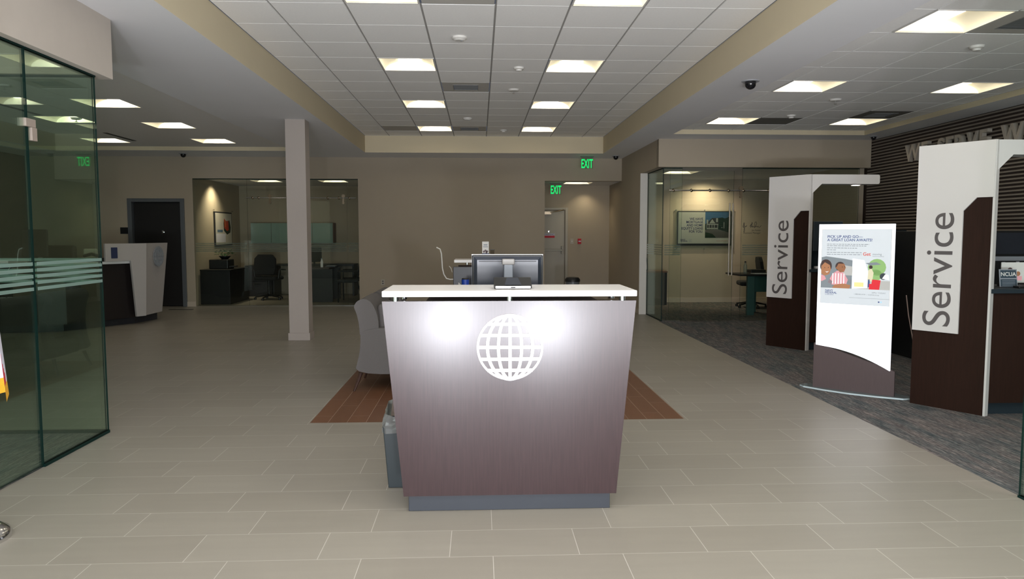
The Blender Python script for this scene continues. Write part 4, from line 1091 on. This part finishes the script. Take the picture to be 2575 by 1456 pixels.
# ------------------------------------------------------------------ left curved counter
r = thing('curved_counter', (0, 0, 0), 'dark curved teller counter at far left with white end panel and globe', 'counter')
floorl = [(-8.2, 11.9), (-7.6, 11.3), (-7.0, 11.05), (-6.53, 11.08), (-6.22, 11.22), (-5.90, 11.73), (-5.62, 12.20), (-5.50, 12.75)]
inner = [(-5.95, 12.95), (-6.2, 12.5), (-6.5, 11.95), (-6.8, 11.75), (-7.4, 12.0), (-7.9, 12.5)]
MB().prism([(x - 0.04, y + 0.03) for x, y in floorl] + inner, 0.0, 0.11, INKB, 'z').build('plinth', r)
up = [(-8.25, 11.85), (-7.62, 11.25), (-7.0, 11.0), (-6.5, 11.03), (-6.17, 11.18), (-5.85, 11.70), (-5.60, 12.15), (-5.52, 12.75)]
MB().prism(up + inner, 0.11, 0.99, mat('counter_dark', (0.014, 0.010, 0.010), 0.45), 'z').build('counter_body', r)
top = [(-8.28, 11.82), (-7.64, 11.21), (-7.0, 10.96), (-6.49, 10.99), (-6.13, 11.15), (-5.80, 11.68), (-5.60, 12.03), (-5.62, 12.75)]
MB().prism(top + inner, 0.99, 1.03, WHITE, 'z').build('counter_top', r)
# white end panel: face A (towards the camera) and face B (towards the hall)
ENDW = mat('end_panel_dimmed', (0.46, 0.43, 0.42), 0.4, noise=0.02)  # white laminate darkened; the weaker light back there is put into the colour
A0, A1, B1 = Vector((-5.80, 11.62)), Vector((-5.43, 12.20)), Vector((-5.385, 12.93))
d_ = (A1 - A0).normalized(); am = Matrix.Translation((A0.x, A0.y, 0)) @ Matrix.Rotation(math.atan2(d_.y, d_.x), 4, 'Z'); LA = (A1 - A0).length
mb = MB()
mb.prism([(0.0, 1.035), (0.0, 1.31), (LA, 1.31), (LA - 0.05, 0.13), (LA - 0.21, 0.13), (LA - 0.275, 1.035)], -0.02, 0.02, ENDW, 'y', am)
v0 = [(-5.43, 12.20, 1.31), (-5.385, 12.93, 1.31), (-5.47, 12.82, 0.13), (-5.475, 12.17, 0.13)]
v1 = [(x - 0.04, y, z) for x, y, z in v0]
mb.add(v0 + v1, [(0, 3, 2, 1), (4, 5, 6, 7), (0, 1, 5, 4), (1, 2, 6, 5), (2, 3, 7, 6), (3, 0, 4, 7)], ENDW)
mb.build('white_end_panel', r)
globe(r, wallm((-5.405, 12.60, 1.085), (0.06, 1, 0)), 0.17, GREYP, bar=0.012, th=0.008)
mb = MB(); mb.box(0.09, 0.19, -0.028, -0.021, 1.08, 1.25, NAVY, am); mb.build('poster_card', r)
# things on the curved counter
t = thing('desk_phone', (-5.97, 11.62, 1.03), 'black desk phone and printer shape on the curved left counter', 'phone')
MB().box(-0.13, 0.13, -0.08, 0.1, 0.0, 0.06, DARK).build('phone_body', t, 0.01); MB().tube([(-0.12, -0.05, 0.09), (0, -0.05, 0.12), (0.12, -0.05, 0.09)], 0.025, DARK).build('handset', t)
t = thing('white_monitor', (-6.12, 11.78, 1.03), 'pale cream box shape on the curved counter just right of the glass edge', 'box')
MB().box(-0.09, 0.12, 0.0, 0.05, 0.0, 0.20, mat('cream_box', (0.42, 0.38, 0.3), 0.6)).build('box_body', t, 0.02)
t = thing('counter_monitor', (-6.75, 11.5, 1.03), 'brown-backed monitor on the curved counter seen through the glass', 'monitor')
MB().box(-0.22, 0.16, 0.0, 0.04, 0.08, 0.50, BROWNF).build('screen_panel', t, 0.01); MB().box(-0.05, 0.0, 0.01, 0.03, 0, 0.1, DARK).box(-0.12, 0.08, -0.05, 0.08, 0, 0.01, DARK).build('stand_post', t)
t = thing('swivel_chair', (-7.15, 12.6, 0), 'brown swivel chair behind the curved counter, seen through the glass', 'chair')
MB().box(-0.28, 0.28, 0.18, 0.28, 0.55, 1.27, BROWNF).build('backrest', t, 0.08, 4); MB().box(-0.27, 0.27, -0.25, 0.25, 0.45, 0.55, BROWNF).build('seat', t, 0.04, 3)
MB().tube([(0, 0, 0.08), (0, 0, 0.45)], 0.03, DARK).build('gas_column', t)
for k in range(5):
    a_ = 2 * PI * k / 5; MB().tube([(0, 0, 0.09), (0.28 * math.cos(a_), 0.28 * math.sin(a_), 0.05)], 0.018, DARK, n=6).lathe([(0.0, 0), (0.025, 0.005), (0.025, 0.045), (0, 0.05)], DARK, c=(0.28 * math.cos(a_), 0.28 * math.sin(a_), 0), n=10).build('leg', t)


# ------------------------------------------------------------------ office chairs
def office_chair(loc, rotz, label, seat=FABD):
    t = thing('office_chair', loc, label, 'chair', rotz=rotz)
    prof = [(-0.22, 0.60), (-0.25, 0.75), (-0.24, 0.95), (-0.16, 1.04), (0.16, 1.04), (0.24, 0.95), (0.25, 0.75), (0.22, 0.60)]
    MB().prism(prof, 0.20, 0.26, seat, 'y', Matrix.Translation((0, 0, 0)) @ Matrix.Rotation(math.radians(8), 4, 'X') @ Matrix.Translation((0, 0.04, -0.06))).build('backrest', t, 0.02, 3)
    MB().box(-0.25, 0.25, -0.25, 0.22, 0.44, 0.53, seat).build('seat', t, 0.035, 3)
    for sx in (-1, 1):
        MB().tube([(sx * 0.27, 0.1, 0.48), (sx * 0.30, 0.1, 0.66), (sx * 0.30, 0.05, 0.68), (sx * 0.30, -0.2, 0.66)], 0.018, DARK, n=8).build('armrest', t)
    MB().tube([(0, 0, 0.08), (0, 0, 0.44)], 0.028, DARK).build('gas_column', t)
    for k in range(5):
        a_ = 2 * PI * k / 5 + 0.3; x, y = 0.30 * math.cos(a_), 0.30 * math.sin(a_)
        MB().tube([(0, 0, 0.11), (x, y, 0.06)], [0.025, 0.014], DARK, n=6).build('leg', t)
        MB().lathe([(0.0, 0), (0.028, 0.006), (0.028, 0.048), (0, 0.054)], DARK, c=(x, y, 0), n=10).build('caster', t)
    return t


# right office
office_chair((5.42, 14.35, 0), math.radians(-100), 'black swivel office chair behind the teal desk of the right office')
t = thing('office_desk', (4.64, 12.85, 0), 'office desk with dark top and teal legs behind the far kiosk', 'desk')
MB().box(0.0, 1.6, 0.0, 0.75, 0.71, 0.74, DARK).build('desk_top', t, 0.004)
MB().box(0.17, 0.30, 0.05, 0.12, 0.0, 0.71, TEAL).build('leg', t, 0.003); MB().box(1.40, 1.53, 0.05, 0.12, 0.0, 0.71, TEAL).build('leg', t, 0.003)
MB().box(0.42, 0.55, 0.62, 0.69, 0.0, 0.71, TEAL).build('leg', t, 0.003); MB().box(1.40, 1.53, 0.62, 0.69, 0.0, 0.71, TEAL).build('leg', t, 0.003)
MB().box(0.30, 1.40, 0.10, 0.12, 0.42, 0.71, mat('teal_dark_panel', (0.02, 0.075, 0.07), 0.5)).build('modesty_panel', t)
t = thing('water_bottle', (4.87, 13.2, 0.74), 'clear water bottle with black cap on the right office desk', 'bottle')
MB().lathe([(0.03, 0), (0.032, 0.14), (0.014, 0.18), (0.014, 0.20)], glass_mat('bottle_plastic', (0.85, 0.88, 0.86), 1.0, 0.2), n=18).build('bottle_body', t)
MB().lathe([(0.016, 0.20), (0.016, 0.225), (0, 0.226)], DARK, n=14).build('bottle_cap', t)
t = thing('paper_stack', (5.08, 13.05, 0.74), 'white papers under a black folder on the right office desk', 'papers')
MB().box(-0.12, 0.14, -0.08, 0.12, 0, 0.012, PAPER).build('paper_sheets', t); MB().box(-0.12, 0.16, 0.1, 0.35, 0.013, 0.07, DARK).build('black_folder', t, 0.01)
t = thing('credenza', (3.20, 14.88, 0), 'low dark cabinet with brown top in the right office behind the side glass', 'cabinet')
MB().box(0, 0.66, 0.0, 0.55, 0.0, 0.67, mat('credenza_grey', (0.09, 0.08, 0.065), 0.5)).build('cabinet_body', t); MB().box(-0.01, 0.67, -0.01, 0.56, 0.67, 0.70, BROWN).build('cabinet_top', t)
MB().box(0.61, 0.66, -0.004, 0.0, 0.0, 0.67, DARK).build('cabinet_edge', t)
t = thing('picture_frame', (3.42, 15.12, 0.70), 'dark leaning picture frame on the low cabinet in the right office', 'picture frame')
tl = Matrix.Rotation(math.radians(-14), 4, 'X')
MB().box(-0.10, 0.10, 0, 0.015, 0, 0.27, DARK, tl).build('frame_border', t); MB().box(-0.075, 0.075, -0.003, 0, 0.025, 0.245, PAPER, tl).box(-0.04, 0.04, -0.005, -0.003, 0.07, 0.20, GREYP, tl).build('picture_print', t)

# house poster
t = thing('mortgage_poster', (4.22, 15.49, 1.215), 'landscape poster about mortgage loans with a white house, on the office wall', 'poster')
Wp, Hp = 1.165, 0.735
MB().box(-0.05, Wp + 0.05, -0.02, -0.01, -0.08, Hp + 0.03, glass_mat('poster_glass', (0.95, 0.97, 0.96), 0.6)).build('glass_cover', t)
mb = MB(); mb.box(0.0, Wp, -0.008, 0.0, 0.0, Hp, INKB); mb.build('frame_border', t)
for x in (-0.04, Wp / 2, Wp + 0.04):
    for zz in (-0.065, Hp + 0.02): MB().lathe([(0.011, -0.008), (0.011, 0.024), (0, 0.026)], CHROME, n=10, mx=Matrix.Translation((x, 0, zz)) @ Matrix.Rotation(PI / 2, 4, 'X')).build('standoff', t)
mb = MB(); O = wallm((0, -0.0085, 0), (1, 0, 0))
MB_F = lambda p, m, z_=L1: flat(mb, p, m, O, z_)
MB_F(rect(0.02, Wp - 0.015, 0.03, Hp - 0.02), PQ['cream']); MB_F(rect(0.0, Wp, 0.02, 0.045), INKB, L2)
X1 = 0.60
MB_F(rect(X1, Wp - 0.02, 0.165, Hp - 0.02), PQ['sky'], L2)
MB_F([(X1, 0.165), (Wp - .02, 0.165), (Wp - .02, 0.66), (Wp - .08, 0.60), (Wp - .14, 0.58), (Wp - .2, 0.60), (X1 + .2, 0.58), (X1 + .12, 0.50), (X1, 0.46)], PQ['tree'], L3)
MB_F([(X1, 0.165), (Wp - .02, 0.165), (Wp - .02, 0.27), (X1 + .3, 0.345), (X1, 0.335)], PQ['drive'], L4)
MB_F([(X1, 0.165), (X1 + .25, 0.165), (X1 + .16, 0.25), (X1, 0.29)], PQ['lawn'], L5)
MB_F([(X1 + .02, 0.47), (X1 + .15, 0.59), (X1 + .28, 0.59), (X1 + .30, 0.47)], PQ['roof'], L4)
MB_F(rect(X1 + .03, X1 + .28, 0.345, 0.47), PQ['roof'], L4)
MB_F([(X1 + .09, 0.475), (X1 + .15, 0.565), (X1 + .22, 0.475)], PQ['house'], L5); MB_F(rect(X1 + .03, X1 + .285, 0.445, 0.465), PQ['house'], L5)
for xx in (0.03, 0.08, 0.14, 0.19, 0.265): MB_F(rect(X1 + xx, X1 + xx + 0.014, 0.345, 0.45), PQ['house'], L5)
MB_F(rect(X1 + .04, X1 + .27, 0.35, 0.38), PQ['house'], L5); MB_F(rect(X1 + .235, X1 + .275, 0.50, 0.585), PQ['house'], L5); MB_F(rect(X1 + .03, X1 + .065, 0.47, 0.55), PQ['house'], L5)
MB_F(rect(X1 + .40, X1 + .415, 0.37, 0.50), PQ['house'], L5); MB_F(disc(0.01, 8, X1 + .365, 0.385), PQ['house'], L5)
for k, s_ in enumerate(('WE HAVE', 'MORTGAGE', 'AND HOME', 'EQUITY LOANS', 'FOR YOU.')):
    mb.text(s_, 0.072, PQ['navy'], O @ Matrix.Translation((0.555, 0.545 - k * 0.067, L2)), align='RIGHT', extrude=0.0001, bold=True, wide=0.93)
mb.text('NAVY', 0.04, PQ['navy'], O @ Matrix.Translation((0.07, 0.115, L2)), align='LEFT', extrude=0.0001, bold=True); mb.text('FEDERAL', 0.04, PQ['navy'], O @ Matrix.Translation((0.07, 0.085, L2)), align='LEFT', extrude=0.0001, bold=True)
for k in range(4): MB_F(rect(0.25, 0.31 + 0.01 * (k % 2), 0.075 + k * 0.017, 0.081 + k * 0.017), GREYP, L2)
MB_F(rect(0.85, 1.10, 0.098, 0.103), PQ['redp'], L2)
mb.build('poster_print', t)

# ------------------------------------------------------------------ back-left office contents
t = thing('upper_cabinet', (-5.44, 17.75, 1.245), 'wall cabinet with pale green glass doors in the dark back office', 'cabinet')
MB().box(0, 1.95, 0.012, 0.348, 0, 0.485, BROWN).build('cabinet_body', t)
for k in range(4): MB().box(0.005 + k * 0.485, 0.485 + k * 0.485 - 0.003, -0.006, 0.011, 0.004, 0.481, CABG).build('cabinet_door', t, 0.001)
t = thing('storage_cabinet', (-5.78, 15.42, 0), 'low black cabinet along the left wall of the dark back office', 'cabinet')
MB().box(0, 0.60, 0.0, 1.25, 0, 0.70, DARK).build('cabinet_body', t, 0.004); MB().box(-0.0, 0.62, -0.02, 1.27, 0.70, 0.725, DARK).build('cabinet_top', t, 0.003)
t = thing('printer', (-5.50, 15.9, 0.725), 'black printer on the low cabinet under the green plant', 'printer')
MB().box(-0.20, 0.20, -0.2, 0.2, 0.0, 0.20, DARK).build('printer_body', t, 0.02, 3); MB().box(0.20, 0.30, -0.12, 0.12, 0.04, 0.06, INKB).build('paper_tray', t)
t = thing('potted_plant', (-5.43, 15.9, 0.925), 'small green leafy plant in a dark bowl on the black printer', 'plant')
MB().lathe([(0.06, 0), (0.12, 0.06), (0.12, 0.07), (0.10, 0.07), (0.0, 0.05)], DARK, n=24).build('pot', t)
mb = MB(); rg = random.Random(5)
for k in range(60):
    a_ = rg.uniform(0, 2 * PI); rr_ = rg.uniform(0.05, 0.24); h = 0.07 + rg.uniform(0.02, 0.14)
    c_ = Vector((rr_ * math.cos(a_), rr_ * 0.7 * math.sin(a_), h)); q = Matrix.Translation(c_) @ Matrix.Rotation(a_, 4, 'Z') @ Matrix.Rotation(rg.uniform(-0.6, 0.6), 4, 'Y')
    mb.add([(-.035, 0, 0), (0, -.016, .006), (.035, 0, -.004), (0, .016, .006)], [(0, 1, 2, 3)], GREEN, q)
mb.build('foliage', t)
mb = MB()
for k in range(9):
    a_ = 2 * PI * k / 9; mb.tube([(0.02 * math.cos(a_), 0.02 * math.sin(a_), 0.05), (0.10 * math.cos(a_), 0.07 * math.sin(a_), 0.13), (0.18 * math.cos(a_), 0.12 * math.sin(a_), 0.14)], 0.003, GREEN, n=5)
mb.build('stem', t)
t = thing('drawer_unit', (-5.50, 17.42, 0), 'dark drawer pedestal with two small handles under the green cabinets', 'drawers')
MB().box(0, 0.62, 0.0, 0.62, 0, 0.72, DARK).build('drawer_body', t, 0.003)
for zz in (0.66, 0.30):
    dd = MB().box(0.02, 0.60, -0.012, 0.0, zz - 0.30 + 0.005, zz + 0.04, INKB).build('drawer', t); MB().box(0.22, 0.38, -0.03, -0.012, zz - 0.01, zz + 0.002, CHROME).build('handle', dd)
t = thing('wall_desk', (-4.86, 17.40, 0), 'dark work desk along the rear wall of the dark back office', 'desk')
MB().box(0, 1.9, 0, 0.66, 0.72, 0.75, DARK).build('desk_top', t, 0.003); MB().box(0.0, 0.04, 0.02, 0.62, 0, 0.72, DARK).build('side_panel', t); MB().box(1.86, 1.9, 0.02, 0.62, 0, 0.72, DARK).build('side_panel', t)
office_chair((-4.70, 16.55, 0), math.radians(170), 'dark swivel chair in the back office left of the column')
t = thing('meeting_desk', (-3.78, 15.85, 0), 'dark desk in the back office right of the column', 'desk')
MB().box(0, 0.56, 0, 0.98, 0.71, 0.745, BROWNF).build('desk_top', t, 0.003); MB().box(0.02, 0.62, 0.04, 0.08, 0, 0.71, DARK).build('front_panel', t); MB().box(0.02, 0.62, 0.92, 0.96, 0, 0.71, DARK).build('side_panel', t)
t = thing('desk_monitor', (-3.62, 16.35, 0.745), 'dark monitor seen edge-on beside the column in the back office', 'monitor', rotz=math.radians(62))
MB().box(-0.22, 0.22, 0, 0.02, 0.10, 0.42, DARK).build('screen_panel', t, 0.004); MB().box(-0.222, -0.212, -0.004, 0.02, 0.0, 0.43, GREYP).build('silver_rim', t); MB().box(-0.1, 0.1, -0.05, 0.09, 0, 0.01, DARK).box(-0.02, 0.02, 0.02, 0.04, 0, 0.3, DARK).build('stand_post', t)
t = thing('drink_bottle', (-3.40, 15.98, 0.745), 'small pale bottle on the back office desk beside the column', 'bottle')
MB().lathe([(0.028, 0), (0.03, 0.12), (0.015, 0.16), (0.015, 0.175)], PAPER, n=16).build('bottle_body', t); MB().lathe([(0.017, 0.175), (0.017, 0.195), (0, 0.196)], GREYP, n=12).build('bottle_cap', t)
t = thing('paper_tray', (-3.22, 16.2, 0.745), 'flat dark tray of papers on the back office desk', 'tray')
MB().box(-0.13, 0.10, -0.15, 0.15, 0, 0.02, DARK).build('tray_base', t); MB().box(-0.11, 0.08, -0.12, 0.12, 0.021, 0.03, GREYP).build('paper_sheets', t)


def guest(loc, rotz, label):
    t = thing('guest_chair', loc, label, 'chair', 'guest chairs in the dark back office', rotz)
    MB().box(-0.23, 0.23, -0.22, 0.22, 0.42, 0.48, FABD).build('seat', t, 0.02)
    MB().prism([(0.20, 0.58), (0.235, 0.58), (0.30, 0.87), (0.27, 0.875)], -0.23, 0.23, FABD, 'x').build('backrest', t, 0.006)
    for sx in (-0.22, 0.20):
        MB().tube([(sx, -0.20, 0.0), (sx, -0.20, 0.45)], 0.014, DARK, n=8).build('leg', t)
        MB().tube([(sx, 0.36, 0.0), (sx, 0.22, 0.35), (sx, 0.20, 0.48), (sx, 0.24, 0.62)], 0.016, DARK, n=8).build('leg', t)
        MB().tube([(sx, -0.20, 0.45), (sx, -0.20, 0.66), (sx, 0.22, 0.66)], 0.014, DARK, n=8).build('armrest', t)
    return t


g = guest((-2.86, 16.0, 0), math.radians(-80), 'nearer dark guest chair facing the desk in the back office')
dup(g, (-2.86, 16.62, 0), 'farther dark guest chair beside the right wall of the back office', rotz=math.radians(-80))
# red shape poster on the left wall
t = thing('framed_poster', (-5.795, 16.33, 1.20), 'framed portrait poster with red and dark folded shape on the back office wall', 'poster')
Wp, Hp = 1.15, 0.76
mb = MB(); O = wallm((0.012, 0, 0), (0, 1, 0)); mb.box(0.0, 0.010, 0, Wp, 0, Hp, INKB); mb.build('frame_border', t)
mb = MB()
flat(mb, rect(0.07, Wp - 0.03, 0.03, Hp - 0.03), PQ['cream'], O, L1)
flat(mb, [(0.62, 0.60), (0.78, 0.55), (0.98, 0.58), (1.05, 0.42), (1.02, 0.30), (0.80, 0.25), (0.60, 0.34), (0.58, 0.50)], PQ['tree'], O, L2)
flat(mb, [(0.62, 0.62), (0.74, 0.56), (0.90, 0.57), (0.92, 0.36), (0.80, 0.33), (0.62, 0.40)], PQ['redp'], O, L3)
flat(mb, [(0.64, 0.60), (0.72, 0.55), (0.74, 0.42), (0.66, 0.43)], PQ['orange'], O, L4)
flat(mb, rect(0.18, 0.52, 0.30, 0.36), PQ['blue'], O, L2); flat(mb, rect(0.10, 0.70, 0.08, 0.27), FLAGW, O, L2)
for y in (0.46, 0.50): flat(mb, rect(0.30, 0.50, y, y + 0.015), GREYP, O, L2)
mb.build('poster_print', t)
for yy_ in (-0.03, Wp + 0.03):
    MB().lathe([(0.011, 0.0), (0.011, 0.03), (0, 0.032)], CHROME, n=10, mx=Matrix.Translation((0, yy_, Hp + 0.03)) @ Matrix.Rotation(PI / 2, 4, 'Y')).build('standoff', t)
